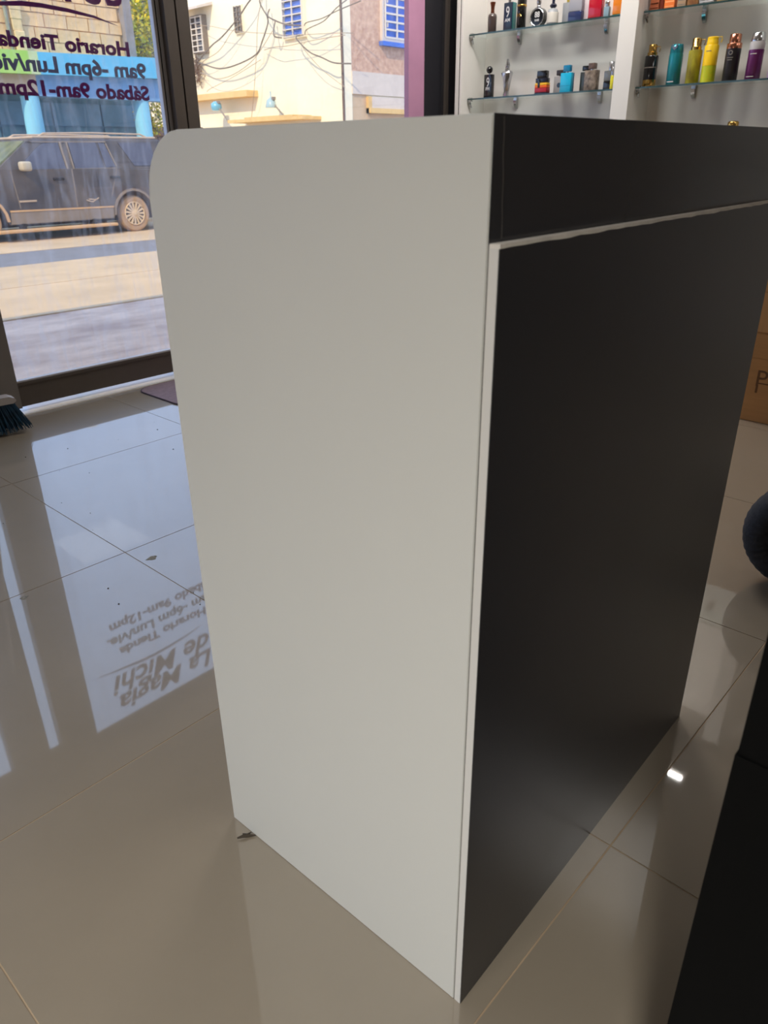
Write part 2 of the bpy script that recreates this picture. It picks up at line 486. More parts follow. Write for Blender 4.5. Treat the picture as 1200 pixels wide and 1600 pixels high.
# dark strip covering the front edge of the white side above the overlay board
MB().box((0.0004, -0.0007, SPLIT - 0.004), (TH, 0.0, CH)).build('edge_strip', M_BLACKGLOSS, ctr)
MB().box((CW - TH, -0.0007, SPLIT - 0.004), (CW, 0.0, CH)).build('edge_strip', M_BLACKGLOSS, ctr)
wav = [(0.0192 - 0.0055 * k / 12 + 0.0004 * math.sin(k * 1.3), SPLIT + 0.004 + (CH - SPLIT - 0.006) * k / 12) for k in range(13)]
MB().prism([(x - 0.0006, z) for x, z in wav] + [(x + 0.0005, z) for x, z in wav[::-1]], 'y', -0.0009, 0.0016).build('vinyl_crease', M_CREASE, ctr)
# proud lower board: white core shows on its left and top edges
OB = 0.0105
MB().box((0.0006, -OB, 0.0), (CW, -0.0002, SPLIT)).build('lower_board', M_WHITEEDGE, ctr)
MB().box((0.0012, -OB - 0.0009, 0.0), (CW, -OB, SPLIT - 0.0016)).build('lower_facing', M_BLACK, ctr)
MB().box((0.0002, -0.0010, 0.0), (0.0009, -0.0001, SPLIT)).build('edge_seam', M_CREASE, ctr)
n = 40
tw = []
rn = random.Random(3)
for k in range(n + 1):
    tw.append((0.0005 + (CW - 0.001) * k / n, SPLIT - 0.0020 + rn.uniform(-0.0008, 0.0006)))
MB().prism(tw + [(CW - 0.0005, SPLIT + 0.0012), (0.0005, SPLIT + 0.0012)], 'y', -OB - 0.0014, -0.0014).build('torn_edge', M_TORN, ctr)
MB().box((TH, 0.017, 0.74), (CW - TH, CL - 0.03, 0.765)).build('work_top', M_WHITE, ctr)
MB().box((TH, 0.017, 0.05), (CW - TH, CL - 0.03, 0.068)).build('bottom_shelf', M_WHITE, ctr)
# small curl of debris at the foot of the white side
tg = MB().tube([(0.505, 0.822, 0.004), (0.514, 0.816, 0.006), (0.522, 0.812, 0.003), (0.530, 0.803, 0.004)], [0.0015, 0.003, 0.003, 0.001], 6)
tg.tube([(0.518, 0.824, 0.002), (0.521, 0.815, 0.004), (0.527, 0.812, 0.007)], [0.001, 0.0022, 0.001], 6)
tg.xf(Matrix.Translation((-0.004, 0.0, -0.0005)))
setp(tg.build('debris_curl', M_TWIG, smooth=60), 'tiny dark curl of debris on the floor at the foot of the white counter side', 'debris')

# ================================================================== black cabinet near the camera
cab = thing('black_cabinet', 'jet black cabinet end close to the camera at the lower right', 'cabinet', (0.54, 0.1075, 0), 0)
MB().box((0.0015, -0.60, 0.62), (0.504, -0.0015, 0.90)).build('upper_body', M_JET, cab)
MB().box((0.0, -0.606, 0.02), (0.506, 0.0, 0.62)).build('lower_body', M_JET, cab)
MB().box((0.03, -0.58, 0.0), (0.48, -0.03, 0.02)).build('plinth', M_JET, cab)
MB().rbox((-0.004, -0.62, 0.90), (0.515, -0.004, 0.925), 0.004).build('cabinet_top', M_JET, cab)

# ================================================================== broom, mat, boxes, bag
bro = thing('broom', 'teal-bristled broom with a pale grey head standing by the door', 'broom', (1.085, 3.30, 0), math.radians(-8))
rn = random.Random(11)
bb = MB()
for k in range(520):
    u, v = rn.uniform(-1, 1), rn.uniform(-1, 1)
    top = (u * 0.115, v * 0.022, 0.135 + rn.uniform(-0.004, 0.004))
    zt = 0.004 + 0.012 * abs(u) + rn.uniform(0, 0.01)
    bot = (u * 0.165 + rn.uniform(-.008, .008), v * 0.05 + rn.uniform(-.008, .008), zt)
    mid = tuple((a + b) / 2 + rn.uniform(-.003, .003) for a, b in zip(top, bot))
    bb.tube([top, mid, bot], [0.0018, 0.0020, 0.0016], 3)
setp(bb.build('bristles', M_BRISTLE, bro), kind='stuff')
MB().prism([(-0.112, 0.132), (-0.126, 0.142), (-0.122, 0.152), (-0.10, 0.163), (0.10, 0.163), (0.122, 0.152), (0.126, 0.142), (0.112, 0.132)], 'y', -0.028, 0.028).build('broom_head', M_BROOMHEAD, bro)
MB().lathe([(0.02, 0.155), (0.017, 0.20), (0.0145, 0.22)], 12, (-0.05, 0, 0)).build('handle_socket', M_BROOMHEAD, bro, smooth=40)
MB().tube([(-0.05, 0, 0.20), (-0.10, 0.10, 0.80), (-0.14, 0.19, 1.30)], 0.011, 10).build('handle', M_BROOMHEAD, bro, smooth=40)

pts = [(2.95, 3.02), (2.95, 3.46)]
for k in range(7):
    t = math.pi / 2 + k * math.pi / 2 / 6
    pts.append((1.95 + 0.085 * math.cos(t), 3.375 + 0.085 * math.sin(t)))
for k in range(7):
    t = math.pi + k * math.pi / 2 / 6
    pts.append((1.945 + 0.08 * math.cos(t), 3.10 + 0.08 * math.sin(t)))
cxm = sum(p[0] for p in pts) / len(pts); cym = sum(p[1] for p in pts) / len(pts)
dm = thing('door_mat', 'mauve-grey round-cornered door mat lying inside the sill', 'mat')
MB().prism(pts, 'z', 0.0, 0.005).build('mat_border', M_MATEDGE, dm)
MB().prism([(cxm + (x - cxm) * 0.985, cym + (y - cym) * 0.95) for x, y in pts], 'z', 0.005, 0.0075).build('mat_field', M_MAT, dm)

def carton(loc, sx, sy, h, label, m, print_mark=False):
    t = thing('cardboard_box', label, 'box', loc, 0, 'stacked cardboard boxes')
    MB().rbox((0, -sy, 0), (sx, 0, h - 0.003), 0.004).build('carton_body', m, t)
    for a, b in ((0.001, sx / 2 - 0.001), (sx / 2 + 0.001, sx - 0.001)):
        MB().box((a, -sy + 0.001, h - 0.003), (b, -0.001, h)).build('flap', m, t)
    MB().box((-0.0008, -sy + 0.002, h * 0.72), (0.0, -0.002, h * 0.72 + 0.002)).build('crease', M_CARD2, t)
    if print_mark:
        o = text_mesh('printed_mark', 'P', M_INK, t, 0.10)
        o.rotation_euler = (math.radians(90), 0, math.radians(-90)); o.location = (-0.0006, -0.117, 0.158)
        MB().box((-0.001, -0.22, 0.168), (0, -0.118, 0.173)).box((-0.001, -0.128, 0.128), (0, -0.119, 0.160)).build('printed_line', M_INK, t)
    return t
carton((3.38, 1.06, 0), 0.42, 0.60, 0.380, 'printed brown cardboard box on the floor, bottom of the stack', M_CARD, True)
carton((3.385, 1.05, 0.3805), 0.40, 0.58, 0.228, 'plain brown cardboard box in the middle of the stack', mat('tan_cardboard', rgb(190, 140, 88), 0.75, var=0.05, scale=6, stretch=(1, 14, 1)))
carton((3.39, 1.045, 0.609), 0.40, 0.56, 0.24, 'brown cardboard box on top of the stack beside the counter', mat('orange_cardboard', rgb(200, 144, 84), 0.75, var=0.05, scale=6))

# round ribbed bag: a fat ribbed rim around a sunken dark face, standing on its rim
bagt = thing('round_bag', 'round black bag with a ribbed rim standing on the tiles at the right edge', 'bag', (2.03, 0.368, 0.0), math.radians(-80))
NR, NM = 132, 16
rim = MB()
rings = []
for i in range(NR):
    t = 2 * math.pi * i / NR
    rib = 0.0022 * abs(math.sin(20 * t))
    ring = []
    for j in range(NM):
        s_ = 2 * math.pi * j / NM
        rr = 0.107 + (0.042 + rib) * math.cos(s_)
        yy = (0.062 + rib) * math.sin(s_)
        ring.append(rim.bm.verts.new((rr * math.cos(t), yy, 0.1510 + rr * math.sin(t))))
    rings.append(ring)
for i in range(NR):
    for j in range(NM):
        rim.bm.faces.new((rings[i][j], rings[(i + 1) % NR][j], rings[(i + 1) % NR][(j + 1) % NM], rings[i][(j + 1) % NM]))
rim.build('ribbed_rim', M_BAG, bagt, smooth=80)
def ydisc(r0, y0, y1, zc, seg=32):
    return [(r0 * math.cos(2 * math.pi * k / seg), zc + r0 * math.sin(2 * math.pi * k / seg)) for k in range(seg)]
MB().prism(ydisc(0.078, 0, 0, 0.1510), 'y', -0.035, 0.035).build('bag_face', M_BAG2, bagt)
MB().tube([(0.073 * math.cos(2 * math.pi * k / 40), -0.040, 0.1510 + 0.073 * math.sin(2 * math.pi * k / 40)) for k in range(41)], 0.004, 6).build('piping', M_BAG, bagt, smooth=60)

# ================================================================== display shelves with perfumes
SZ_U, SZ_L, SZ_B = 1.752, 1.397, 1.040
unit = thing('display_shelf', 'white wall display with glass shelves full of perfumes', 'shelf')
MB().box((4.652, -0.85, 0.0), (4.695, 3.394, 2.6)).build('back_board', M_SHELFWHITE, unit)
for (a, b) in ((3.350, 3.366), (2.189, 2.290), (0.995, 1.096), (-0.85, -0.75)):
    MB().rbox((4.40, a, 0.0), (4.652, b, 2.6), 0.002).build('upright', M_SHELFPOST, unit)
MB().box((4.402, 3.366, 0.0), (4.652, 3.372, 2.6)).build('shadow_gap', M_GROOVE, unit)
MB().box((4.392, 3.372, 0.0), (4.652, 3.394, 2.6)).build('end_trim', M_SHELFPOST, unit)
def clip(parent, x, y, z, back):
    b = MB()
    b.box((x - 0.012, y - 0.011, z - 0.016), (x + 0.012, y + 0.011, z - 0.0083))
    if back:
        b.prism([(x + 0.010, z - 0.016), (x - 0.022, z - 0.016), (x - 0.006, z - 0.050), (x + 0.010, z - 0.062)], 'y', y - 0.010, y + 0.010)
    else:
        b.tube([(x - 0.01, y, z - 0.014), (x - 0.004, y + 0.0, z - 0.030), (x + 0.016, y, z - 0.050)], [0.011, 0.010, 0.004], 8)
    b.box((x - 0.010, y - 0.010, z + 0.0003), (x + 0.010, y + 0.010, z + 0.006))
    return b.build('shelf_clip', M_CHROME, parent, smooth=40)
for (ya, yb) in ((2.292, 3.348), (1.098, 2.187), (-0.748, 0.993)):
    for z in (SZ_U, SZ_L, SZ_B):
        sh = MB().box((4.466, ya + 0.002, z - 0.008), (4.650, yb - 0.002, z)).build('glass_shelf', M_SHELFGLASS, unit)
        MB().box((4.4635, ya + 0.002, z - 0.0082), (4.466, yb - 0.002, z + 0.0002)).build('shelf_edge', M_SHELFEDGE, sh)
        clip(sh, 4.478, yb - 0.014, z, False); clip(sh, 4.478, ya + 0.014, z, False)
        clip(sh, 4.640, yb - 0.262, z, True); clip(sh, 4.640, ya + 0.20, z, True)

def bm_(name, c, **k):
    return mat(name, c, k.pop('rough', 0.25), **k)
GOLD = mat('gold_metal', rgb(200, 160, 88), 0.2, 1.0)
ROSE = mat('rose_gold_metal', rgb(196, 130, 104), 0.2, 1.0)
SILV = mat('silver_metal', rgb(200, 200, 204), 0.18, 1.0)
BLK = mat('glossy_black', rgb(14, 13, 15), 0.15, coat=0.6)
BRZ = mat('bronze_metal', rgb(120, 66, 46), 0.25, 0.8)
PALE = mat('pale_label', rgb(212, 206, 196), 0.6)
CLEAR = mat('clear_bottle_glass', rgb(188, 192, 198), 0.05, trans=0.55, ior=1.3, coat=0.3)
PRN = mat('white_print', rgb(206, 204, 204), 0.6)
DUMP = mat('faint_grey_print', rgb(120, 112, 104), 0.6)
def perfume(label, y, z, x=4.53, rz=0.0):
    return thing('perfume_bottle', label, 'perfume', (x, y, z + 0.0005), rz, 'perfumes on the glass shelves')
def lathe_part(t, name, prof, m, seg=20, **k):
    return MB().lathe(prof, seg, **k).build(name, m, t, smooth=50)
def rbx(t, name, a, b, m, r=0.004):
    return MB().rbox(a, b, r).build(name, m, t, smooth=35)
def front_text(t, body, size, x, z, m, width=None, bold=0.0006, y=0.0):
    o = text_mesh('printed_text', body, m, t, size, width=width, bold=bold, extrude=0.0002)
    w = max(v.co.x for v in o.data.vertices)
    o.rotation_euler = (math.radians(90), 0, math.radians(-90)); o.location = (x, y + w / 2, z)
    return o
def half_ring(t, name, x, y, z, m, rz=0.013):   # small handle loop on a cap
    MB().tube([(x, y, z + rz * 2), (x, y - 0.02, z + rz * 2), (x, y - 0.022, z + rz), (x, y - 0.017, z)], 0.0022, 6).build(name, m, t, smooth=50)

# --- upper shelf, left bay
t = perfume('smoky brown round-shouldered bottle with bronze flared cap, leftmost on the upper shelf', 3.222, SZ_U)
lathe_part(t, 'bottle_body', [(0.024, 0), (0.027, 0.003), (0.028, 0.085), (0.026, 0.098), (0.013, 0.108)], mat('smoky_glass', rgb(74, 62, 58), 0.1, coat=0.5))
lathe_part(t, 'cap', [(0.011, 0.107), (0.012, 0.112), (0.0105, 0.118), (0.012, 0.140), (0.017, 0.160), (0.0165, 0.164), (0.008, 0.160)], BRZ)
t = perfume('two-tone navy and teal slab bottle with a white numeral on the upper shelf', 3.098, SZ_U)
rbx(t, 'bottle_body', (-0.012, -0.034, 0), (0.030, 0.030, 0.148), mat('teal_lacquer', rgb(40, 116, 116), 0.25, coat=0.5))
rbx(t, 'front_plate', (-0.0165, -0.033, 0.001), (-0.0125, 0.029, 0.147), mat('navy_lacquer', rgb(32, 44, 62), 0.25, coat=0.4), 0.0015)
front_text(t, '9', 0.080, -0.0168, 0.072, PRN, width=0.024, bold=0); front_text(t, 'AM', 0.026, -0.0168, 0.048, PRN); lathe_part(t, 'neck', [(0.009, 0.148), (0.009, 0.165)], SILV); lathe_part(t, 'cap', [(0.014, 0.162), (0.017, 0.170), (0.016, 0.186), (0.010, 0.192)], BLK)
t = perfume('black cylinder with two gold bands between the teal slab and the round flask', 3.008, SZ_U)
lathe_part(t, 'bottle_body', [(0.026, 0), (0.028, 0.002), (0.028, 0.10), (0.028, 0.200), (0.024, 0.204)], BLK)
lathe_part(t, 'gold_band', [(0.0284, 0.116), (0.0295, 0.118), (0.0295, 0.124), (0.0284, 0.126)], GOLD)
em = MB()
for k in range(7): em.tube([(-0.0285 + 0.0002 * k, -0.016 + 0.005 * k, 0.065 + 0.006 * math.sin(k * 2.1)), (-0.029, -0.012 + 0.004 * k, 0.078 - 0.005 * math.cos(k * 1.7))], 0.002, 5)
em.build('gold_emblem', GOLD, t)
t = perfume('round black flask with a silver rim and silver neck on the upper shelf', 2.888, SZ_U)
def disc_x(r, seg=36, zc=0.05, sq=1.0): return [(r * math.cos(2 * math.pi * k / seg) * sq, zc + r * math.sin(2 * math.pi * k / seg)) for k in range(seg)]
MB().prism(disc_x(0.050, zc=0.0505), 'x', -0.014, 0.018).build('flask_body', BLK, t, smooth=40)
MB().tube([(-0.015, 0.044 * math.cos(2 * math.pi * k / 36), 0.0505 + 0.044 * math.sin(2 * math.pi * k / 36)) for k in range(37)], 0.0045, 6).build('silver_rim', SILV, t, smooth=60)
front_text(t, '88', 0.040, -0.0147, 0.050, PRN, width=0.034, bold=0.001); front_text(t, 'RARE', 0.016, -0.0147, 0.030, PRN, width=0.030)
lathe_part(t, 'neck', [(0.010, 0.098), (0.012, 0.104), (0.009, 0.110), (0.012, 0.116)], SILV); lathe_part(t, 'cap', [(0.012, 0.115), (0.014, 0.120), (0.014, 0.150), (0.011, 0.154)], SILV)
t = perfume('cream-labelled jar-shaped bottle with dark ball stopper on the upper shelf', 2.790, SZ_U)
lathe_part(t, 'bottle_body', [(0.030, 0), (0.033, 0.004), (0.033, 0.062), (0.026, 0.080), (0.012, 0.086)], CLEAR)
lathe_part(t, 'label_band', [(0.0335, 0.012), (0.0338, 0.014), (0.0338, 0.062), (0.0335, 0.064)], PALE)
lathe_part(t, 'stopper', [(0.010, 0.085), (0.019, 0.092), (0.021, 0.100), (0.014, 0.108), (0.008, 0.110), (0.009, 0.135)], mat('ink_blue_glass', rgb(30, 34, 58), 0.15, coat=0.5))
t = perfume('pale box bottle with an olive cap behind the cream-labelled jar', 2.715, SZ_U, 4.59)
rbx(t, 'bottle_body', (-0.02, -0.036, 0), (0.02, 0.036, 0.112), CLEAR); rbx(t, 'cap', (-0.014, -0.016, 0.112), (0.014, 0.016, 0.138), mat('olive_cap', rgb(160, 140, 40), 0.4))
t = perfume('clear square bottle with a navy lower half on the upper shelf', 2.634, SZ_U)
rbx(t, 'bottle_body', (-0.018, -0.042, 0.052), (0.020, 0.042, 0.138), mat('frosted_clear', rgb(186, 186, 196), 0.15, trans=0.35, ior=1.3))
rbx(t, 'navy_base', (-0.019, -0.043, 0), (0.021, 0.043, 0.0515), mat('navy_glass', rgb(44, 54, 92), 0.1, coat=0.5)); lathe_part(t, 'cap', [(0.017, 0.138), (0.018, 0.142), (0.018, 0.172), (0.015, 0.175)], SILV)
t = perfume('white box-shaped bottle squeezed left of the red bottle', 2.572, SZ_U, 4.56)
rbx(t, 'bottle_body', (-0.02, -0.022, 0), (0.02, 0.022, 0.132), mat('pearl_white', rgb(208, 196, 198), 0.3)); rbx(t, 'cap', (-0.012, -0.012, 0.132), (0.012, 0.012, 0.155), SILV)
t = perfume('red rectangular bottle near the right end of the upper shelf', 2.508, SZ_U)
rbx(t, 'bottle_body', (-0.020, -0.040, 0), (0.020, 0.040, 0.135), mat('ruby_glass', rgb(178, 26, 46), 0.12, coat=0.6)); rbx(t, 'base_band', (-0.0205, -0.0405, 0.0005), (0.0205, 0.0405, 0.012), mat('deep_ruby', rgb(96, 12, 26), 0.2), 0.002)
lathe_part(t, 'cap', [(0.015, 0.135), (0.017, 0.138), (0.017, 0.165), (0.013, 0.168)], GOLD)
t = perfume('pale blue clear small bottle between the red and amber ones', 2.440, SZ_U)
rbx(t, 'bottle_body', (-0.012, -0.016, 0), (0.012, 0.016, 0.055), mat('ice_blue_glass', rgb(150, 176, 190), 0.1, trans=0.3, ior=1.3)); rbx(t, 'cap', (-0.009, -0.012, 0.055), (0.009, 0.012, 0.080), SILV)
t = perfume('amber bottle with teal base beside the upright, upper shelf', 2.375, SZ_U, 4.545)
rbx(t, 'bottle_body', (-0.018, -0.034, 0.012), (0.018, 0.032, 0.112), mat('amber_glass', rgb(214, 122, 36), 0.12, coat=0.5)); rbx(t, 'teal_base', (-0.019, -0.035, 0), (0.019, 0.033, 0.0115), mat('teal_glass', rgb(36, 130, 128), 0.1), 0.002)
rbx(t, 'cap', (-0.012, -0.014, 0.112), (0.012, 0.014, 0.140), GOLD)

# --- lower shelf, left bay
t = perfume('black slab bottle with a ball stopper, leftmost on the lower shelf', 3.226, SZ_L)
rbx(t, 'bottle_body', (-0.014, -0.031, 0), (0.014, 0.031, 0.132), BLK, 0.003); lathe_part(t, 'neck', [(0.006, 0.132), (0.006, 0.140)], SILV)
lathe_part(t, 'ball_stopper', [(0.006, 0.138)] + [(0.021 * math.sin(math.pi * k / 10), 0.158 - 0.021 * math.cos(math.pi * k / 10)) for k in range(2, 10)] + [(0.003, 0.179)], BLK)
front_text(t, '9', 0.075, -0.0145, 0.064, PRN, width=0.022, bold=0); front_text(t, 'PM', 0.024, -0.0145, 0.044, PRN)
t = perfume('silver faceted torso-shaped bottle on the lower shelf', 3.090, SZ_L)
fb = MB().lathe([(0.018, 0), (0.020, 0.004), (0.019, 0.03), (0.024, 0.07), (0.031, 0.105), (0.036, 0.128), (0.030, 0.138), (0.013, 0.142)], 9).jitter(0.0022, 5)
fb.xf(Matrix.Translation((0, 0, 0.0025))); fb.build('bottle_body', SILV, t); MB().lathe([(0.013, 0.142), (0.016, 0.150), (0.012, 0.160), (0.015, 0.172), (0.011, 0.190), (0.008, 0.204), (0.005, 0.207)], 8).jitter(0.0015, 6).build('cap', SILV, t)
t = perfume('squat bottle with black cap and red-to-yellow sunset band on the lower shelf', 2.828, SZ_L)
rbx(t, 'red_base', (-0.022, -0.042, 0.010), (0.022, 0.040, 0.034), mat('sunset_red', rgb(170, 38, 54), 0.3), 0.002); rbx(t, 'navy_foot', (-0.022, -0.042, 0), (0.022, 0.040, 0.0098), mat('sunset_navy', rgb(36, 34, 52), 0.3), 0.002)
rbx(t, 'orange_band', (-0.022, -0.042, 0.0342), (0.022, 0.040, 0.048), mat('sunset_orange', rgb(222, 96, 34), 0.3), 0.002); rbx(t, 'yellow_band', (-0.022, -0.042, 0.0482), (0.022, 0.040, 0.061), mat('sunset_yellow', rgb(232, 178, 44), 0.3), 0.002)
rbx(t, 'navy_shoulder', (-0.021, -0.041, 0.0612), (0.021, 0.039, 0.088), mat('navy_black', rgb(26, 26, 38), 0.25, coat=0.4), 0.006); rbx(t, 'cap', (-0.018, -0.032, 0.0885), (0.018, 0.032, 0.126), BLK, 0.003)
rbx(t, 'tag', (-0.0235, 0.004, 0.036), (-0.0225, 0.020, 0.080), BLK, 0.0004)
t = perfume('grey bottle with a round black hole emblem behind the cyan bottle', 2.722, SZ_L, 4.56)
rbx(t, 'bottle_body', (-0.016, -0.038, 0), (0.016, 0.036, 0.092), mat('warm_grey_lacquer', rgb(150, 144, 140), 0.3), 0.003); MB().prism(disc_x(0.013, 24, 0.044), 'x', -0.0172, -0.016).build('emblem', BLK, t)
rbx(t, 'cap', (-0.013, -0.030, 0.096), (0.013, 0.024, 0.124), mat('dark_brown_cap', rgb(46, 34, 32), 0.3), 0.003); lathe_part(t, 'neck', [(0.010, 0.092), (0.010, 0.097)], BLK)
t = perfume('bright cyan bottle with a deeper blue cap on the lower shelf', 2.652, SZ_L, 4.515)
rbx(t, 'bottle_body', (-0.015, -0.036, 0), (0.012, 0.036, 0.103), mat('cyan_lacquer', rgb(24, 168, 206), 0.25, coat=0.4), 0.003); rbx(t, 'blue_side', (0.0122, -0.036, 0), (0.024, 0.034, 0.102), mat('blue_glass', rgb(20, 92, 128), 0.12, coat=0.5), 0.002)
rbx(t, 'cap', (-0.013, -0.024, 0.108), (0.013, 0.022, 0.142), mat('deep_cyan', rgb(18, 116, 156), 0.25, coat=0.4), 0.003); lathe_part(t, 'neck', [(0.010, 0.103), (0.010, 0.109)], SILV); MB().box((-0.0155, -0.033, 0.034), (-0.015, 0.033, 0.036)).build('line', mat('deep_cyan', rgb(18, 116, 156)), t)
t = perfume('dark bottle with a black cap half hidden by the marbled bottle', 2.552, SZ_L, 4.57)
rbx(t, 'bottle_body', (-0.018, -0.034, 0), (0.018, 0.034, 0.103), mat('dark_green_grey', rgb(58, 60, 58), 0.25, coat=0.4), 0.003); rbx(t, 'cap', (-0.014, -0.022, 0.108), (0.014, 0.026, 0.135), BLK, 0.003); lathe_part(t, 'neck', [(0.010, 0.103), (0.010, 0.109)], BLK)
t = perfume('brown marbled stone-look bottle on the lower shelf', 2.496, SZ_L)
rbx(t, 'bottle_body', (-0.018, -0.040, 0), (0.018, 0.040, 0.106), mat('brown_marble', rgb(150, 134, 118), 0.3, c2=rgb(70, 58, 50), scale=42), 0.003); lathe_part(t, 'neck', [(0.011, 0.106), (0.011, 0.113)], SILV)
rbx(t, 'cap', (-0.017, -0.020, 0.112), (0.017, 0.020, 0.142), mat('brown_marble_cap', rgb(96, 78, 70), 0.3, var=0.3, scale=60), 0.003)
t = perfume('grey clear bottle with dark bottom and silver cap by the upright, lower shelf', 2.386, SZ_L, 4.55)
rbx(t, 'bottle_body', (-0.020, -0.030, 0.045), (0.020, 0.034, 0.098), mat('grey_glass', rgb(112, 114, 114), 0.1, trans=0.2, coat=0.4), 0.003); rbx(t, 'dark_base', (-0.0205, -0.0305, 0), (0.0205, 0.0345, 0.0448), BLK, 0.003); lathe_part(t, 'cap', [(0.015, 0.098), (0.015, 0.140), (0.013, 0.142)], SILV)
t = perfume('tiny yellow roll-on vial in front of the grey clear bottle', 2.352, SZ_L, 4.505)
lathe_part(t, 'bottle_body', [(0.010, 0), (0.0105, 0.002), (0.0105, 0.066), (0.008, 0.070)], mat('yellow_oil', rgb(206, 196, 50), 0.15, coat=0.5)); lathe_part(t, 'cap', [(0.0085, 0.070), (0.009, 0.072), (0.009, 0.108), (0.007, 0.110)], SILV)

# --- lower shelf, right bay: body sprays
def spray(label, y, body_prof, m):
    t = perfume(label, y, SZ_L)
    lathe_part(t, 'can_body', body_prof, m, 24)
    return t
RB = 0.0355
t = spray('black body spray with gold base and gold ring cap, first right of the upright', 2.140, [(RB - .002, 0.034), (RB, 0.035), (RB, 0.146), (RB - 0.003, 0.150)], BLK)
lathe_part(t, 'gold_base', [(RB - .002, 0), (RB + .0003, 0.002), (RB + .0003, 0.034)], GOLD); lathe_part(t, 'cap', [(0.026, 0.150), (0.0265, 0.164), (0.021, 0.168), (0.022, 0.200), (0.019, 0.203)], GOLD); half_ring(t, 'cap_loop', 0, -0.021, 0.165, GOLD)
lathe_part(t, 'print_band', [(RB + .0002, 0.090), (RB + .0004, 0.091), (RB + .0004, 0.094), (RB + .0002, 0.095)], DUMP)
t = spray('teal blue body spray can with silver notch on top', 2.003, [(0.033, 0), (0.0365, 0.003), (0.0365, 0.140), (0.035, 0.150)], mat('teal_metallic', rgb(30, 134, 146), 0.25, 0.3, coat=0.5))
lathe_part(t, 'cap', [(0.0352, 0.150), (0.0345, 0.165), (0.031, 0.190), (0.028, 0.192)], mat('teal_cap', rgb(34, 120, 132), 0.2, 0.4)); MB().prism([(-0.014, 0.192), (-0.016, 0.176), (0.0, 0.162), (0.014, 0.176), (0.012, 0.192), (0.004, 0.180), (-0.004, 0.180)], 'x', -0.0345, -0.026).build('silver_notch', SILV, t)
MB().box((-0.0369, -0.018, 0.014), (-0.0366, 0.018, 0.018)).build('print_line', PRN, t)
t = spray('olive-yellow patterned body spray with gold cap and loop', 1.898, [(0.033, 0), (0.0345, 0.002), (0.0345, 0.150), (0.033, 0.156)], mat('olive_pattern', rgb(190, 182, 52), 0.35, c2=rgb(120, 104, 34), scale=16, stretch=(1, 1, 0.45)))
lathe_part(t, 'cap', [(0.026, 0.156), (0.0265, 0.170), (0.023, 0.173), (0.0235, 0.207), (0.021, 0.210)], GOLD); half_ring(t, 'cap_loop', 0, -0.022, 0.176, GOLD)
t = spray('yellow body spray fading to lime at the base with a yellow looped cap', 1.815, [(0.034, 0.078), (0.0355, 0.079), (0.0355, 0.168), (0.033, 0.172)], mat('sun_yellow', rgb(240, 196, 24), 0.35))
lathe_part(t, 'lime_base', [(0.033, 0), (0.0355, 0.002), (0.0355, 0.078)], mat('lime_green', rgb(176, 196, 40), 0.35, c2=rgb(200, 190, 36), scale=40)); lathe_part(t, 'cap', [(0.029, 0.172), (0.0295, 0.186), (0.027, 0.190), (0.0275, 0.206), (0.024, 0.209)], mat('sun_yellow', rgb(240, 196, 24))); half_ring(t, 'cap_loop', 0, -0.026, 0.180, mat('sun_yellow', rgb(240, 196, 24)))
MB().box((-0.0359, -0.013, 0.142), (-0.0356, 0.013, 0.146)).build('print_line', DUMP, t)
t = spray('black body spray with rose gold stepped cap', 1.700, [(0.033, 0), (0.0365, 0.003), (0.0365, 0.146)], mat('soft_black', rgb(34, 30, 34), 0.35, coat=0.3))
lathe_part(t, 'cap', [(0.0365, 0.146), (0.0367, 0.168), (0.0345, 0.171), (0.028, 0.172), (0.0285, 0.208), (0.025, 0.211)], ROSE)
front_text(t, 'O', 0.028, -0.0372, 0.118, DUMP); MB().box((-0.0371, -0.016, 0.104), (-0.0368, 0.016, 0.107)).box((-0.0371, -0.012, 0.094), (-0.0368, 0.012, 0.097)).build('print_line', DUMP, t)
t = spray('purple body spray with clear collar and silver pointed cap', 1.585, [(0.033, 0), (0.0365, 0.003), (0.0365, 0.132)], mat('plum_metallic', rgb(104, 34, 96), 0.28, 0.25, coat=0.4))
lathe_part(t, 'collar', [(0.0355, 0.132), (0.0360, 0.134), (0.0355, 0.160), (0.034, 0.168)], mat('frosted_collar', rgb(196, 192, 192), 0.3)); lathe_part(t, 'cap', [(0.034, 0.168), (0.0345, 0.172), (0.030, 0.204), (0.026, 0.208)], SILV)
MB().box((-0.0371, -0.016, 0.112), (-0.0368, 0.016, 0.115)).box((-0.0371, -0.018, 0.012), (-0.0368, 0.018, 0.015)).build('print_line', PALE, t)
t = spray('purple-white body spray cut by the right edge of the photo', 1.476, [(0.033, 0), (0.0355, 0.003), (0.0355, 0.120)], mat('pale_lilac', rgb(190, 160, 196), 0.3))
lathe_part(t, 'cap', [(0.030, 0.120), (0.031, 0.124), (0.030, 0.165), (0.026, 0.168)], mat('plum_cap', rgb(94, 40, 92), 0.3))
t = perfume('bottle whose round gold cap just shows above the counter top', 1.640, SZ_B)
lathe_part(t, 'bottle_body', [(0.036, 0), (0.038, 0.003), (0.038, 0.125), (0.024, 0.140)], mat('honey_glass', rgb(170, 120, 56), 0.15, coat=0.5)); lathe_part(t, 'cap', [(0.026, 0.140), (0.028, 0.146), (0.028, 0.166), (0.022, 0.172)], GOLD)

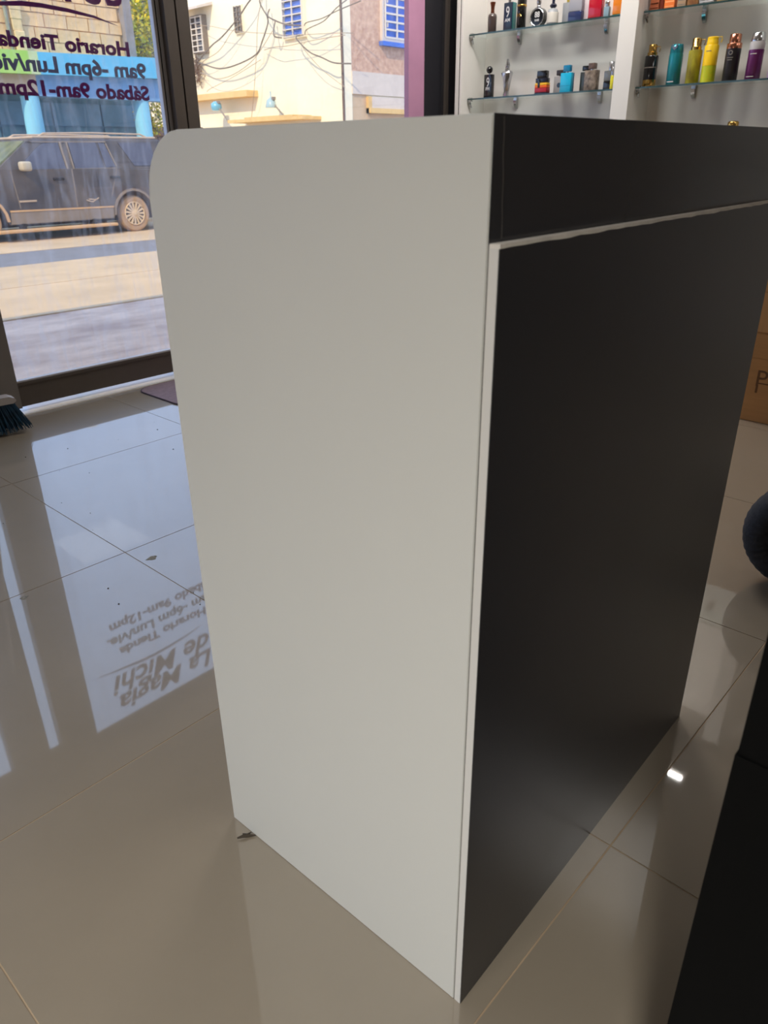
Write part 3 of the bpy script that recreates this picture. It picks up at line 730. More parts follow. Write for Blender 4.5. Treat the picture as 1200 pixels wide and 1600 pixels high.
# --- upper shelf, right bay: cartons and jars
def pack(label, y, w, h, m, x=4.525, dp=0.05, trim=None, cyl=False):
    t = thing('perfume_carton', label, 'carton', (x, y, SZ_U + 0.0005), 0, 'cartons on the upper right shelf')
    if cyl:
        lathe_part(t, 'tube_body', [(w / 2 - .002, 0), (w / 2, 0.002), (w / 2, h * .75), (w / 2 - .002, h * .75 + .002)], m); lathe_part(t, 'lid', [(w / 2 + .0005, h * .75 + .002), (w / 2 + .0005, h), (w / 2 - .002, h + .001)], m)
    else:
        rbx(t, 'carton_body', (-dp / 2, -w / 2, 0), (dp / 2, w / 2, h - 0.002), m, 0.0015); MB().box((-dp / 2 + .001, -w / 2 + .001, h - 0.002), (dp / 2 - .001, w / 2 - .001, h)).build('carton_flap', m, t)
    if trim:
        MB().box((-dp / 2 - 0.0006, -w / 2 + 0.004, 0.010), (-dp / 2, w / 2 - 0.004, 0.014)).box((-dp / 2 - 0.0006, -w / 2 + 0.004, 0.030), (-dp / 2, w / 2 - 0.004, 0.036)).build('print_line', trim, t)
    return t
pack('copper-brown carton beside the white upright, upper right shelf', 2.148, 0.050, 0.14, mat('copper_card', rgb(176, 96, 62), 0.4, var=0.1), trim=BRZ)
pack('slim dark rust carton next to the copper-brown one', 2.108, 0.020, 0.15, mat('rust_card', rgb(116, 46, 26), 0.4))
pack('bright orange carton on the upper right shelf', 2.066, 0.056, 0.14, mat('orange_card', rgb(246, 128, 58), 0.4), trim=mat('pale_orange', rgb(252, 170, 110), 0.4))
pack('tan carton between the orange and brown ones', 2.000, 0.046, 0.13, mat('tan_card', rgb(178, 148, 118), 0.5), trim=DUMP)
pack('ochre-brown carton in the middle of the upper right shelf', 1.940, 0.058, 0.12, mat('ochre_card', rgb(166, 124, 74), 0.45, c2=rgb(120, 70, 40), scale=22))
pack('dark carton printed with rows of white script', 1.868, 0.078, 0.12, mat('charcoal_print', rgb(60, 62, 66), 0.5, c2=rgb(176, 176, 174), scale=60), trim=PRN)
pack('kraft carton right of the dark printed one', 1.785, 0.062, 0.11, mat('kraft_card', rgb(182, 148, 98), 0.5), trim=DUMP)
pack('beige carton at the right end of the upper right shelf', 1.715, 0.062, 0.10, mat('beige_card', rgb(196, 178, 150), 0.5), trim=DUMP)

# ================================================================== STREET
GZ = -0.20
M_DUST = mat('dusty_ground', rgb(202, 174, 138), 0.95, var=0.12, scale=1.1, bump=0.25, bscale=9)
M_WALK = mat('worn_pavement', rgb(236, 206, 184), 0.95, c2=rgb(186, 156, 140), scale=2.0, bump=0.6, bscale=5, stretch=(0.7, 1.6, 1))
M_ASPH = mat('grey_asphalt', rgb(124, 122, 124), 0.9, var=0.10, scale=3, bump=0.2)
struct(MB().box((-14, 3.66, GZ - 0.2), (30, 9.36, GZ)).build('pavement', M_WALK))
pv = struct(MB().box((-14, 6.9, GZ), (30, 8.66, GZ + 0.012)).box((-14, 8.70, GZ), (30, 9.34, GZ + 0.010)).build('kerb_strip', M_DUST))
struct(MB().box((-14, 9.39, GZ - 0.2), (30, 10.60, GZ + 0.004)).build('dust_strip', M_DUST))
struct(MB().box((-14, 10.60, GZ - 0.2), (30, 12.22, GZ - 0.004)).build('road', M_ASPH))
struct(MB().box((-14, 12.22, GZ - 0.2), (30, 34.0, GZ + 0.002)).build('far_ground', M_DUST))
# the shop's own street canopy, which shades the pavement
sbox('canopy', (-14, 3.66, 3.34), (14, 5.04, 3.48), M_WALL)
sbox('shop_front_wall', (-14, 3.66, CEIL), (14, 3.80, 5.6), M_WALL)

# ------------------------------------------------------------------ parked SUV
M_CAR = mat('dusty_black_paint', rgb(100, 90, 84), 0.6, c2=rgb(60, 56, 60), scale=1.5, coat=0.15, coat_rough=0.3)
M_CARTOP = mat('dust_coated_roof', rgb(196, 172, 146), 0.8, var=0.1, scale=3)
M_CARDUST = mat('tan_road_dust', rgb(204, 164, 118), 0.85, var=0.12, scale=5)
M_CARGLASS = mat('car_window', rgb(78, 78, 92), 0.3, coat=0.25, var=0.12, scale=2)
M_CARWS = mat('windscreen', rgb(150, 152, 112), 0.2, c2=rgb(104, 112, 92), scale=3)
M_TYRE = mat('dusty_tyre', rgb(176, 144, 110), 0.9, var=0.15, scale=8)
M_RIM = mat('dusty_alloy', rgb(214, 186, 148), 0.6, var=0.08)
M_CLAD = mat('grey_cladding', rgb(136, 122, 108), 0.7, var=0.12, scale=4)
M_DARK = mat('underbody_black', rgb(44, 42, 46), 0.9)
car = thing('car', 'dusty black four-door off-road car parked across the street', 'car')
Y0, Y1 = 13.89, 15.69
pts = [(9.16, 0.16), (9.22, 0.45), (9.18, 0.90), (7.5, 0.915), (5.72, 0.925), (5.40, 0.93), (4.80, 0.86), (4.52, 0.74), (4.46, 0.45), (4.48, 0.14), (4.86, 0.12)]
def arch(cx_, cz_, r, a0=180, a1=0, n=10):
    return [(cx_ + r * math.cos(math.radians(a0 + (a1 - a0) * k / n)), cz_ + r * math.sin(math.radians(a0 + (a1 - a0) * k / n))) for k in range(n + 1)]
pts += arch(5.27, 0.12, 0.405) + [(5.72, 0.06), (7.64, 0.06)] + arch(8.10, 0.12, 0.405) + [(8.54, 0.12)]
bd = MB().prism(pts, 'y', Y0, Y1)
bmesh.ops.bevel(bd.bm, geom=[e for e in bd.bm.edges if abs(e.verts[0].co.y - e.verts[1].co.y) < 1e-6 and min(e.verts[0].co.z, e.verts[1].co.z) > 0.7], offset=0.05, segments=3, affect='EDGES')
bd.build('car_body', M_CAR, car, smooth=40)
MB().box((4.7, Y0 + 0.12, 0.02), (9.0, Y1 - 0.12, 0.5)).build('underbody', M_DARK, car)
gh = MB()
def ring(x0, x1, ya, yb, z):
    return [gh.bm.verts.new(p) for p in ((x0, ya, z), (x1, ya, z), (x1, yb, z), (x0, yb, z))]
r0 = ring(5.66, 9.14, Y0 + 0.03, Y1 - 0.03, 0.90); r1 = ring(6.36, 8.98, Y0 + 0.19, Y1 - 0.19, 1.37); r2_ = ring(6.52, 8.86, Y0 + 0.25, Y1 - 0.25, 1.415)
for a, b in ((r0, r1), (r1, r2_)):
    for k in range(4): gh.bm.faces.new((a[k], a[(k + 1) % 4], b[(k + 1) % 4], b[k]))
gh.bm.faces.new(r2_)
gh.build('cabin', M_CAR, car)
MB().rbox((6.48, Y0 + 0.24, 1.405), (8.90, Y1 - 0.24, 1.445), 0.015).build('roof', M_CARTOP, car)
def sideY(z): return Y0 + 0.03 + (z - 0.90) / 0.47 * 0.16
def side_glass(name, poly, m, off=0.012):
    b = MB()
    lo = [b.bm.verts.new((x, sideY(z) - off, z)) for x, z in poly]; hi = [b.bm.verts.new((x, sideY(z) + 0.01, z)) for x, z in poly]
    n = len(poly)
    b.bm.faces.new(lo); b.bm.faces.new(hi[::-1])
    for k in range(n): b.bm.faces.new((lo[k], hi[k], hi[(k + 1) % n], lo[(k + 1) % n]))
    return b.build(name, m, car)
def grow(poly, s_):
    cx_ = sum(p[0] for p in poly) / len(poly); cz_ = sum(p[1] for p in poly) / len(poly)
    return [(cx_ + (x - cx_) * (1 + s_ / max(0.1, abs(x - cx_))) if abs(x - cx_) > 0.02 else x, cz_ + (z - cz_) + math.copysign(s_, z - cz_)) for x, z in poly]
for poly in ([(6.02, 0.925), (6.20, 1.06), (6.46, 1.25), (6.62, 1.33), (6.88, 1.34), (6.885, 0.925)], [(7.07, 1.34), (7.59, 1.34), (7.61, 0.93), (7.06, 0.925)], [(7.64, 1.34), (7.76, 1.325), (7.85, 0.945), (7.655, 0.93)], [(8.04, 1.34), (8.72, 1.345), (8.70, 0.945), (8.24, 0.95)]):
    side_glass('side_window', poly, M_CARGLASS)
for seg in ([(6.01, 0.90), (7.86, 0.905), (7.86, 0.925), (6.01, 0.92)], [(6.90, 0.92), (6.905, 1.345), (6.94, 1.345), (6.935, 0.92)], [(7.02, 0.92), (7.03, 1.345), (7.055, 1.345), (7.045, 0.92)], [(7.855, 0.94), (7.775, 1.325), (7.80, 1.33), (7.885, 0.94)], [(6.30, 1.355), (7.80, 1.365), (7.80, 1.345), (6.6, 1.342)]):
    side_glass('window_trim', seg, M_CLAD, 0.016)
# windscreen on the sloping front
b = MB()
for yy0, yy1, o_ in ((0.10, 1.70, 0.0),):
    q = [(5.70, Y0 + 0.12, 0.935), (6.34, Y0 + 0.24, 1.35), (6.34, Y1 - 0.24, 1.35), (5.70, Y1 - 0.12, 0.935)]
    lo = [b.bm.verts.new((x - 0.015, y, z + 0.018)) for x, y, z in q]; hi = [b.bm.verts.new((x + 0.01, y, z - 0.01)) for x, y, z in q]
    b.bm.faces.new(lo); b.bm.faces.new(hi[::-1])
    for k in range(4): b.bm.faces.new((lo[k], hi[k], hi[(k + 1) % 4], lo[(k + 1) % 4]))
b.build('windscreen', M_CARWS, car)
for yr in (Y0 + 0.30, Y1 - 0.30):
    MB().tube([(6.62, yr, 1.44), (6.72, yr, 1.485), (7.6, yr, 1.50), (8.6, yr, 1.485), (8.72, yr, 1.44)], 0.016, 6).build('roof_rail', M_CARTOP, car)
for yw, s_ in ((Y0 + 0.14, -1), (Y1 - 0.14, 1)):
    for xw in (5.27, 8.10):
        w = MB()
        prof_t = [(0.205, -0.105), (0.26, -0.118), (0.300, -0.112), (0.322, -0.085), (0.322, 0.085), (0.300, 0.112), (0.26, 0.118), (0.205, 0.105)]
        w.lathe(prof_t, 36); w.xf(Matrix.Rotation(math.radians(90), 4, 'X'))
        wo = w.build('wheel', M_TYRE, car, smooth=40, loc=(xw, yw, 0.122))
        f = MB().lathe([(0.204, -0.03), (0.204, 0.02)], 32); f.xf(Matrix.Rotation(math.radians(90), 4, 'X') @ Matrix.Translation((0, 0, 0)))
        f.xf(Matrix.Translation((0, s_ * 0.085, 0)))
        f.build('wheel_well_disc', M_DARK, wo)
        rr_ = MB()
        for k in range(15):
            a0 = 2 * math.pi * k / 15
            m_ = MB().prism([(0.045, -0.012), (0.192, -0.021), (0.192, 0.021), (0.045, 0.012)], 'y', s_ * 0.112, s_ * 0.124)
            m_.xf(Matrix.Rotation(a0, 4, 'Y')); rr_.merge(m_)
        rr_.build('rim_spokes', M_RIM, wo)
        hb = MB().lathe([(0.06, 0), (0.06, 0.015), (0.035, 0.026)], 20); hb.xf(Matrix.Rotation(math.radians(-90 * s_), 4, 'X') @ Matrix.Translation((0, 0, 0.11)))
        hb.build('hub_cap', M_RIM, wo, smooth=40)
        rg = MB().tube([(0.200 * math.cos(2 * math.pi * k / 32), s_ * 0.117, 0.200 * math.sin(2 * math.pi * k / 32)) for k in range(33)], 0.012, 6)
        rg.build('rim_lip', M_RIM, wo, smooth=60)
    for xw in (5.27, 8.10):
        ap = arch(xw, 0.12, 0.445); ai = arch(xw, 0.12, 0.405)
        MB().prism(ap + ai[::-1], 'y', *(sorted((Y0 - 0.03, Y0 + 0.02)) if s_ < 0 else (Y1 - 0.02, Y1 + 0.03))).build('wheel_arch', M_CLAD if xw > 6 else M_CARDUST, car)
MB().prism([(5.72, 0.075), (7.64, 0.075), (7.66, 0.28), (5.76, 0.295)], 'y', Y0 - 0.022, Y0 + 0.01).build('door_cladding', M_CLAD, car)
MB().prism([(5.75, 0.27), (7.66, 0.255), (7.66, 0.28), (5.75, 0.297)], 'y', Y0 - 0.030, Y0 + 0.01).build('cladding_strip', M_CARDUST, car)
MB().rbox((5.44, Y0 - 0.17, -0.055), (7.62, Y0 + 0.02, -0.005), 0.015).build('running_board', M_CARDUST, car)
for xb in (5.9, 7.2): MB().box((xb, Y0 - 0.05, -0.05), (xb + 0.06, Y0 + 0.14, 0.08)).build('running_board_bracket', M_DARK, car)
for pl in ([(6.955, 0.30), (6.975, 0.30), (6.985, 0.92), (6.965, 0.92)], [(5.935, 0.32), (5.95, 0.32), (5.90, 0.92), (5.885, 0.92)], [(7.66, 0.45), (7.675, 0.45), (7.86, 0.92), (7.845, 0.92)]):
    MB().prism(pl, 'y', Y0 - 0.004, Y0 + 0.01).build('door_seam', M_CLAD, car)
for xa in (6.60, 7.68): MB().rbox((xa, Y0 - 0.035, 0.745), (xa + 0.20, Y0 + 0.005, 0.785), 0.01).build('door_handle', M_DARK, car)
MB().rbox((5.94, Y0 - 0.012, 0.415), (6.24, Y0 + 0.002, 0.445), 0.005).build('door_badge', M_CARTOP, car)
sc_ = MB()
for a, b_ in (((7.15, 0.40), (7.27, 0.365)), ((7.20, 0.415), (7.36, 0.40)), ((7.27, 0.365), (7.40, 0.43))):
    sc_.tube([(a[0], Y0 - 0.001, a[1]), (b_[0], Y0 - 0.001, b_[1])], 0.010, 5)
sc_.build('scratch', M_CARTOP, car)
mr = MB().rbox((6.02, Y0 - 0.20, 0.90), (6.20, Y0 - 0.02, 1.05), 0.04, 3)
mr.build('side_mirror', mat('silvery_mirror_shell', rgb(190, 176, 150), 0.4), car, smooth=60)
MB().tube([(6.10, Y0 - 0.06, 0.93), (6.06, Y0 + 0.05, 0.92)], 0.02, 6).build('mirror_arm', M_DARK, car)
MB().rbox((4.47, Y0 + 0.06, 0.55), (4.60, Y0 + 0.42, 0.72), 0.02).build('headlight', CLEAR, car)
MB().rbox((4.47, Y1 - 0.42, 0.55), (4.60, Y1 - 0.06, 0.72), 0.02).build('headlight', CLEAR, car)
MB().rbox((9.10, Y0 - 0.005, 0.50), (9.225, Y0 + 0.16, 0.86), 0.02).build('tail_light', mat('red_lens', rgb(140, 20, 24), 0.25, coat=0.5), car)
MB().rbox((9.10, Y1 - 0.16, 0.50), (9.225, Y1 + 0.005, 0.86), 0.02).build('tail_light', mat('red_lens', rgb(140, 20, 24)), car)

# ------------------------------------------------------------------ blue portico house with bare block wall
M_SKYB = mat('sky_blue_paint', rgb(96, 186, 222), 0.75, var=0.06, scale=3, bump=0.08)
M_MIDB = mat('shaded_mid_blue_paint', rgb(122, 168, 210), 0.8, var=0.14, scale=2.5, bump=0.1)  # beam's own blue, dulled for the shade under the fascia
M_COLB = mat('column_blue_paint', rgb(138, 208, 232), 0.6, var=0.03)
M_TEAL = mat('weathered_teal_metal', rgb(112, 164, 184), 0.7, c2=rgb(80, 130, 158), scale=2.2, stretch=(3, 1, 0.6))
M_LIME = mat('lime_paint', rgb(150, 206, 76), 0.75, c2=rgb(178, 214, 120), scale=2.0)
M_LIME2 = mat('pale_lime_paint', rgb(196, 214, 160), 0.8, var=0.1, scale=8)
M_BEIGE = mat('beige_plaster', rgb(204, 180, 152), 0.9, var=0.06)
M_BLOCK = mat('bare_concrete_block', rgb(232, 192, 140), 0.95, var=0.12, scale=5, bump=0.5, bscale=22)
M_MORTAR = mat('rough_mortar', rgb(206, 168, 120), 0.95, var=0.16, scale=10, bump=0.8, bscale=26)
M_POST = mat('grey_concrete', rgb(146, 138, 132), 0.95, var=0.12, scale=6, bump=0.4)
hs = thing('house', 'blue portico house with bare block upper wall behind the car', 'house')
MB().box((6.4, 16.55, 2.60), (10.0, 16.72, 4.52)).build('mortar_bed', M_MORTAR, hs)
rows, bh, bw = 7, 0.236, 0.46
block_mes = []
for j in range(rows):
    z = 2.93 + j * bh
    x = 6.42 - (0.23 if j % 2 else 0.0)
    while x < 9.93:
        xa, xb = max(x + 0.010, 6.42), min(x + bw - 0.010, 9.92)
        if xb - xa > 0.06 and not (xa > 7.55 and xb < 7.82):
            if xb - xa > 0.42:
                if len(block_mes) < 4:
                    o = MB().box((0, -0.03 - random.uniform(0, 0.012), 0), (xb - xa, 0.02, bh - 0.022)).jitter(0.006, j * 50 + len(block_mes)).build('block', M_BLOCK, hs)
                    block_mes.append(o.data)
                else:
                    o = link('block', random.choice(block_mes), hs)
            else:
                o = MB().box((0, -0.035, 0), (xb - xa, 0.02, bh - 0.022)).jitter(0.005, int(x * 100) + j).build('block', M_BLOCK, hs)
            o.location = (xa, 16.55, z + 0.010)
        x += bw
pil = MB()
rn = random.Random(5)
zz = 2.95
while zz < 4.45:
    h_ = rn.uniform(0.10, 0.20)
    pil.rbox((7.585 + rn.uniform(-.01, .01), 16.44 + rn.uniform(-.015, .015), zz), (7.795 + rn.uniform(-.012, .012), 16.56, zz + h_ + 0.01), 0.015, 1)
    zz += h_
pil.build('rough_pillar', mat('pale_rough_concrete', rgb(226, 200, 152), 0.95, var=0.12, scale=9, bump=0.7, bscale=20), hs)
MB().tube([(7.50, 16.46, 2.95), (7.50, 16.46, 4.5)], 0.035, 8).build('drain_pipe', mat('grey_green_pipe', rgb(138, 140, 116), 0.6, var=0.15), hs, smooth=50)
MB().box((9.93, 16.38, 2.88), (10.12, 16.60, 4.6)).build('corner_post', M_POST, hs)
# fascia slabs (settled a little to the left)
fa = [(7.735, 2.545), (10.62, 2.615), (10.62, 2.995), (7.735, 2.915)]
MB().prism(fa, 'y', 15.95, 16.55).build('blue_fascia', M_SKYB, hs)
MB().prism([(6.30, 2.52), (7.56, 2.545), (7.56, 2.925), (6.30, 2.90)], 'y', 15.97, 16.55).build('green_fascia', M_LIME, hs)
MB().prism([(7.56, 2.545), (7.735, 2.545), (7.735, 2.925), (7.56, 2.925)], 'y', 15.97, 16.55).build('pale_fascia_patch', M_LIME2, hs)
MB().box((7.70, 16.14, 2.19), (10.62, 16.5, 2.60)).build('blue_beam', M_MIDB, hs)
MB().box((6.30, 16.14, 2.24), (7.70, 16.5, 2.56)).build('beige_beam', M_BEIGE, hs)
for xc in (7.59, 10.02):
    MB().lathe([(0.175, GZ), (0.175, 1.4), (0.170, 2.19)], 28, (xc, 16.32, 0)).build('column', M_COLB, hs, smooth=50)
MB().box((6.3, 17.7, GZ), (11.0, 17.85, 2.9)).build('back_wall', M_TEAL, hs)
x = 6.35
while x < 10.9:
    xe_ = min(x + 1.12, 10.98)
    MB().box((x, 17.665, 0.0), (xe_, 17.70, 1.70)).build('shutter_panel', M_TEAL, hs)
    MB().box((x, 17.67, 1.74), (xe_, 17.70, 2.18)).build('shutter_panel', mat('blue_panel', rgb(116, 166, 200), 0.7, var=0.12, scale=2), hs)
    x += 1.16
MB().box((6.3, 16.5, 2.60), (10.6, 17.85, 2.90)).build('porch_slab', M_BEIGE, hs)
MB().box((6.3, 15.85, GZ), (10.3, 17.8, GZ + 0.06)).build('porch_floor', M_DUST, hs)

# rubble wall and tree right of the house
rub = thing('rubble_wall', 'low rough stone wall in the shade right of the blue portico', 'wall', (0, 0, 0))
MB().box((10.72, 17.35, GZ), (12.3, 17.55, 1.75)).build('wall_core', mat('dark_mortar', rgb(100, 84, 72), 0.95), rub)
rn = random.Random(8)
M_STONE = [mat('rubble_stone_%s' % n_, c_, 0.95, var=0.15, scale=6, bump=0.5) for n_, c_ in (('brown', rgb(142, 112, 92)), ('grey', rgb(130, 124, 118)), ('tan', rgb(166, 138, 108)))]
for j in range(9):
    x = 10.74 + rn.uniform(0, 0.1)
    while x < 12.1:
        w_ = rn.uniform(0.16, 0.3)
        s_ = MB().rbox((0, -0.06, 0), (w_ - 0.02, 0.03, 0.195), 0.03, 1).jitter(0.012, int(x * 1000) + j)
        s_.build('stone', rn.choice(M_STONE), rub, loc=(x, 17.35, GZ + 0.03 + j * 0.213))
        x += w_
M_LEAF = [mat('leaf_yellow', rgb(246, 220, 40), 0.7), mat('leaf_lime', rgb(206, 206, 56), 0.7), mat('leaf_green', rgb(136, 152, 60), 0.7), mat('leaf_dull_green', rgb(92, 104, 66), 0.7)]  # four leaf tones, mixed at random
M_BARK = mat('pale_bark', rgb(156, 124, 94), 0.9, var=0.2, scale=8, bump=0.4)
def foliage(parent, c, rad, n, seed, size=0.075):
    rn = random.Random(seed)
    b = MB()
    for k in range(n):
        while True:
            p = Vector((rn.uniform(-1, 1), rn.uniform(-1, 1), rn.uniform(-1, 1)))
            if p.length < 1: break
        p = Vector((c[0] + p.x * rad[0], c[1] + p.y * rad[1], c[2] + p.z * rad[2]))
        d = Vector((rn.uniform(-1, 1), rn.uniform(-1, 1), rn.uniform(-1, 0.3))).normalized()
        s_ = d.cross(Vector((rn.uniform(-1, 1), rn.uniform(-1, 1), rn.uniform(-1, 1)))).normalized()
        L_ = size * rn.uniform(0.7, 1.4); w_ = L_ * 0.28
        v = [b.bm.verts.new(q) for q in (p, p + d * L_ * 0.5 + s_ * w_, p + d * L_, p + d * L_ * 0.5 - s_ * w_)]
        f = b.bm.faces.new(v); f.material_index = rn.choices((0, 1, 2, 3), (4, 4, 2, 1))[0]
    return setp(b.build('foliage', M_LEAF, parent), kind='stuff')
tr = thing('tree', 'yellow-green leafy tree between the block wall and the cream house', 'tree', (0, 0, 0))
foliage(tr, (11.1, 17.9, 3.75), (1.2, 0.7, 0.95), 7800, 1, 0.095)
foliage(tr, (10.85, 17.2, 3.25), (0.65, 0.3, 0.6), 1500, 2, 0.085)
tk = MB()
tk.tube([(11.35, 18.0, GZ), (11.2, 17.9, 1.4), (10.95, 17.7, 2.7), (10.62, 17.5, 3.5), (10.40, 17.5, 4.1)], [0.12, 0.10, 0.08, 0.06, 0.03], 8)
tk.tube([(11.05, 17.8, 2.2), (11.02, 17.6, 3.0), (10.78, 17.5, 3.6)], [0.06, 0.05, 0.03], 7)
tk.tube([(10.95, 17.7, 2.7), (11.4, 17.9, 3.6), (11.7, 18.0, 4.2)], [0.07, 0.05, 0.03], 7)
tk.build('trunk', M_BARK, tr, smooth=60)
bs = thing('shrub', 'small yellow-green shrub growing over the rubble wall below the canopy', 'shrub', (0, 0, 0))
foliage(bs, (10.65, 16.98, 1.95), (0.42, 0.17, 0.40), 800, 3, 0.07)
MB().tube([(10.85, 17.08, GZ), (10.80, 17.06, 1.2), (10.62, 17.0, 2.0), (10.5, 17.0, 2.35)], [0.04, 0.035, 0.03, 0.012], 7).build('stem', M_BARK, bs, smooth=60)

# ------------------------------------------------------------------ cream house on the corner
M_CREAM = mat('cream_plaster', rgb(246, 236, 210), 0.9, var=0.03, scale=0.9, bump=0.25, bscale=7, stretch=(1, 1, 3))
M_STUCCO = mat('rough_brown_stucco', rgb(222, 186, 162), 0.95, c2=rgb(190, 150, 130), scale=7, bump=1.0, bscale=12)
M_BAND = mat('pale_grey_plaster', rgb(214, 202, 192), 0.9, var=0.04)
M_TAN = mat('tan_concrete_ledge', rgb(224, 190, 132), 0.9, var=0.10, scale=6, bump=0.3)
M_GREYW = mat('grey_slat_glass', rgb(128, 128, 132), 0.5, var=0.2, scale=5)
M_BLUEW = mat('blue_slat', rgb(78, 120, 214), 0.5, var=0.08, scale=3)
M_BARW = mat('white_bar', rgb(226, 216, 204), 0.6)
M_BARG = mat('rusty_bar', rgb(130, 116, 104), 0.7)
XC = 15.92
ch = thing('cream_house', 'cream plastered corner house with brown stucco front across the street', 'house')
MB().box((XC, 16.02, GZ), (XC + 6.0, 29.0, 6.4)).build('cream_wall', M_CREAM, ch)
MB().box((XC + 0.02, 15.985, GZ), (XC + 0.30, 16.02, 6.4)).build('corner_trim', M_CREAM, ch)
st = MB().box((XC + 0.30, 15.99, 3.09), (XC + 6.0, 16.02, 6.4)).build('stucco_front', M_STUCCO, ch)
MB().box((XC + 0.30, 15.96, 2.56), (XC + 6.0, 16.02, 3.09)).build('pale_band', M_BAND, ch)
MB().box((XC + 0.30, 16.0, GZ), (XC + 0.85, 16.02, 2.56)).build('lower_wall', M_BEIGE, ch)
rc = MB().box((XC + 0.85, 15.99, GZ), (XC + 6.0, 16.02, 2.10)).build('shop_shutter', M_BEIGE, ch)
MB().box((XC + 0.98, 15.90, 2.24), (XC + 6.0, 16.02, 2.52)).build('sign_box', M_BAND, ch)
MB().box((XC + 0.85, 15.84, 2.12), (XC + 6.0, 16.02, 2.24)).build('shutter_lintel', M_TAN, ch)
MB().box((XC + 0.85, 15.90, 2.52), (XC + 0.98, 16.02, 2.12)).build('sign_box_end', M_TAN, ch)
MB().tube([(XC - 0.03, 15.99, GZ), (XC - 0.03, 15.99, 6.3)], 0.032, 8).build('drain_pipe', mat('dark_pipe', rgb(112, 92, 84), 0.6), ch, smooth=50)
def wall_window(y0, y1, z0, z1, slat_m, bar_m, n, frame_m, deep=0.10):
    f = MB()
    for a, b in (((XC - deep, y0 - .04, z0 - .05), (XC + 0.01, y1 + .04, z0)), ((XC - deep, y0 - .04, z1), (XC + 0.01, y1 + .04, z1 + .05)), ((XC - deep, y0 - .04, z0), (XC + 0.01, y0, z1)), ((XC - deep, y1, z0), (XC + 0.01, y1 + .04, z1))):
        f.box(a, b)
    w = f.build('window', frame_m, ch)
    MB().box((XC - 0.02, y0, z0), (XC + 0.005, y1, z1)).build('pane', mat('dark_window_back', rgb(70, 70, 82), 0.4), w)
    g = MB(); h = (z1 - z0) / n
    for k in range(n): g.box((XC - 0.055, y0 + 0.02, z0 + h * k + 0.03), (XC - 0.035, y1 - 0.02, z0 + h * (k + 1) - 0.03))
    g.build('slats', slat_m, w)
    g = MB()
    for k in range(n + 1): g.box((XC - deep - 0.03, y0 - 0.02, z0 + h * k - 0.012), (XC - deep, y1 + 0.02, z0 + h * k + 0.012))
    for yy in (y0, (y0 + y1) / 2, y1): g.box((XC - deep - 0.04, yy - 0.014, z0 - 0.02), (XC - deep - 0.005, yy + 0.014, z1 + 0.02))
    g.build('grille', bar_m, w)
    return w
wall_window(17.36, 18.14, 4.0, 5.45, M_BLUEW, M_BARW, 9, M_CREAM)
wall_window(19.98, 20.26, 4.33, 4.92, M_GREYW, M_BARG, 5, M_CREAM, 0.06)
wall_window(21.75, 22.28, 3.98, 4.86, M_GREYW, M_BARW, 6, M_BARG, 0.16)
MB().prism([(XC, 5.12), (XC - 0.55, 4.98), (XC - 0.55, 5.04), (XC, 5.20)], 'y', 21.35, 22.9).build('window_hood', M_BAND, ch)
MB().box((XC - 0.42, 19.55, 2.66), (XC + 0.01, 22.9, 2.82)).build('ledge', M_TAN, ch)
MB().box((XC - 0.7, 16.9, 1.98), (XC + 0.01, 20.2, 2.06)).box((XC - 0.7, 17.3, 2.06), (XC + 0.01, 19.4, 2.10)).build('ledge', M_TAN, ch)
# front window with blue slats
FX0, FX1, FZ0, FZ1 = 17.42, 18.75, 3.94, 5.4
f = MB().box((FX0 - .07, 15.90, FZ0 - .10), (FX1 + .07, 16.0, FZ0)).box((FX0 - .07, 15.90, FZ0), (FX0, 16.0, FZ1)).box((FX1, 15.90, FZ0), (FX1 + .07, 16.0, FZ1))
wf = f.build('window', M_BAND, ch)
MB().box((FX0, 15.975, FZ0), (FX1, 15.99, FZ1)).build('pane', mat('dark_window_back', rgb(70, 70, 82)), wf)
g = MB(); n = 8; h = (FZ1 - FZ0) / n
for k in range(n): g.box((FX0 + 0.02, 15.955, FZ0 + h * k + 0.02), (FX1 - 0.02, 15.972, FZ0 + h * (k + 1) - 0.02))
g.build('slats', M_BLUEW, wf)
g = MB()
for k in range(n + 1): g.box((FX0 + 0.05, 15.89, FZ0 + h * k - 0.022), (FX1, 15.91, FZ0 + h * k + 0.022))
for xx in (FX0 + 0.05, FX0 + 0.52, FX0 + 1.0): g.box((xx - 0.02, 15.885, FZ0), (xx + 0.02, 15.915, FZ1))
for k in range(1, n, 3): g.box((FX0 + 0.12, 15.885, FZ0 + h * k + 0.05), (FX0 + 0.15, 15.915, FZ0 + h * (k + 1) - 0.03))
g.build('grille', M_BARW, wf)
MB().box((FX0 - 0.11, 15.84, FZ0 - 0.20), (FX1 + 0.11, 16.0, FZ0 - 0.10)).build('window_sill', M_BLUEW, ch)
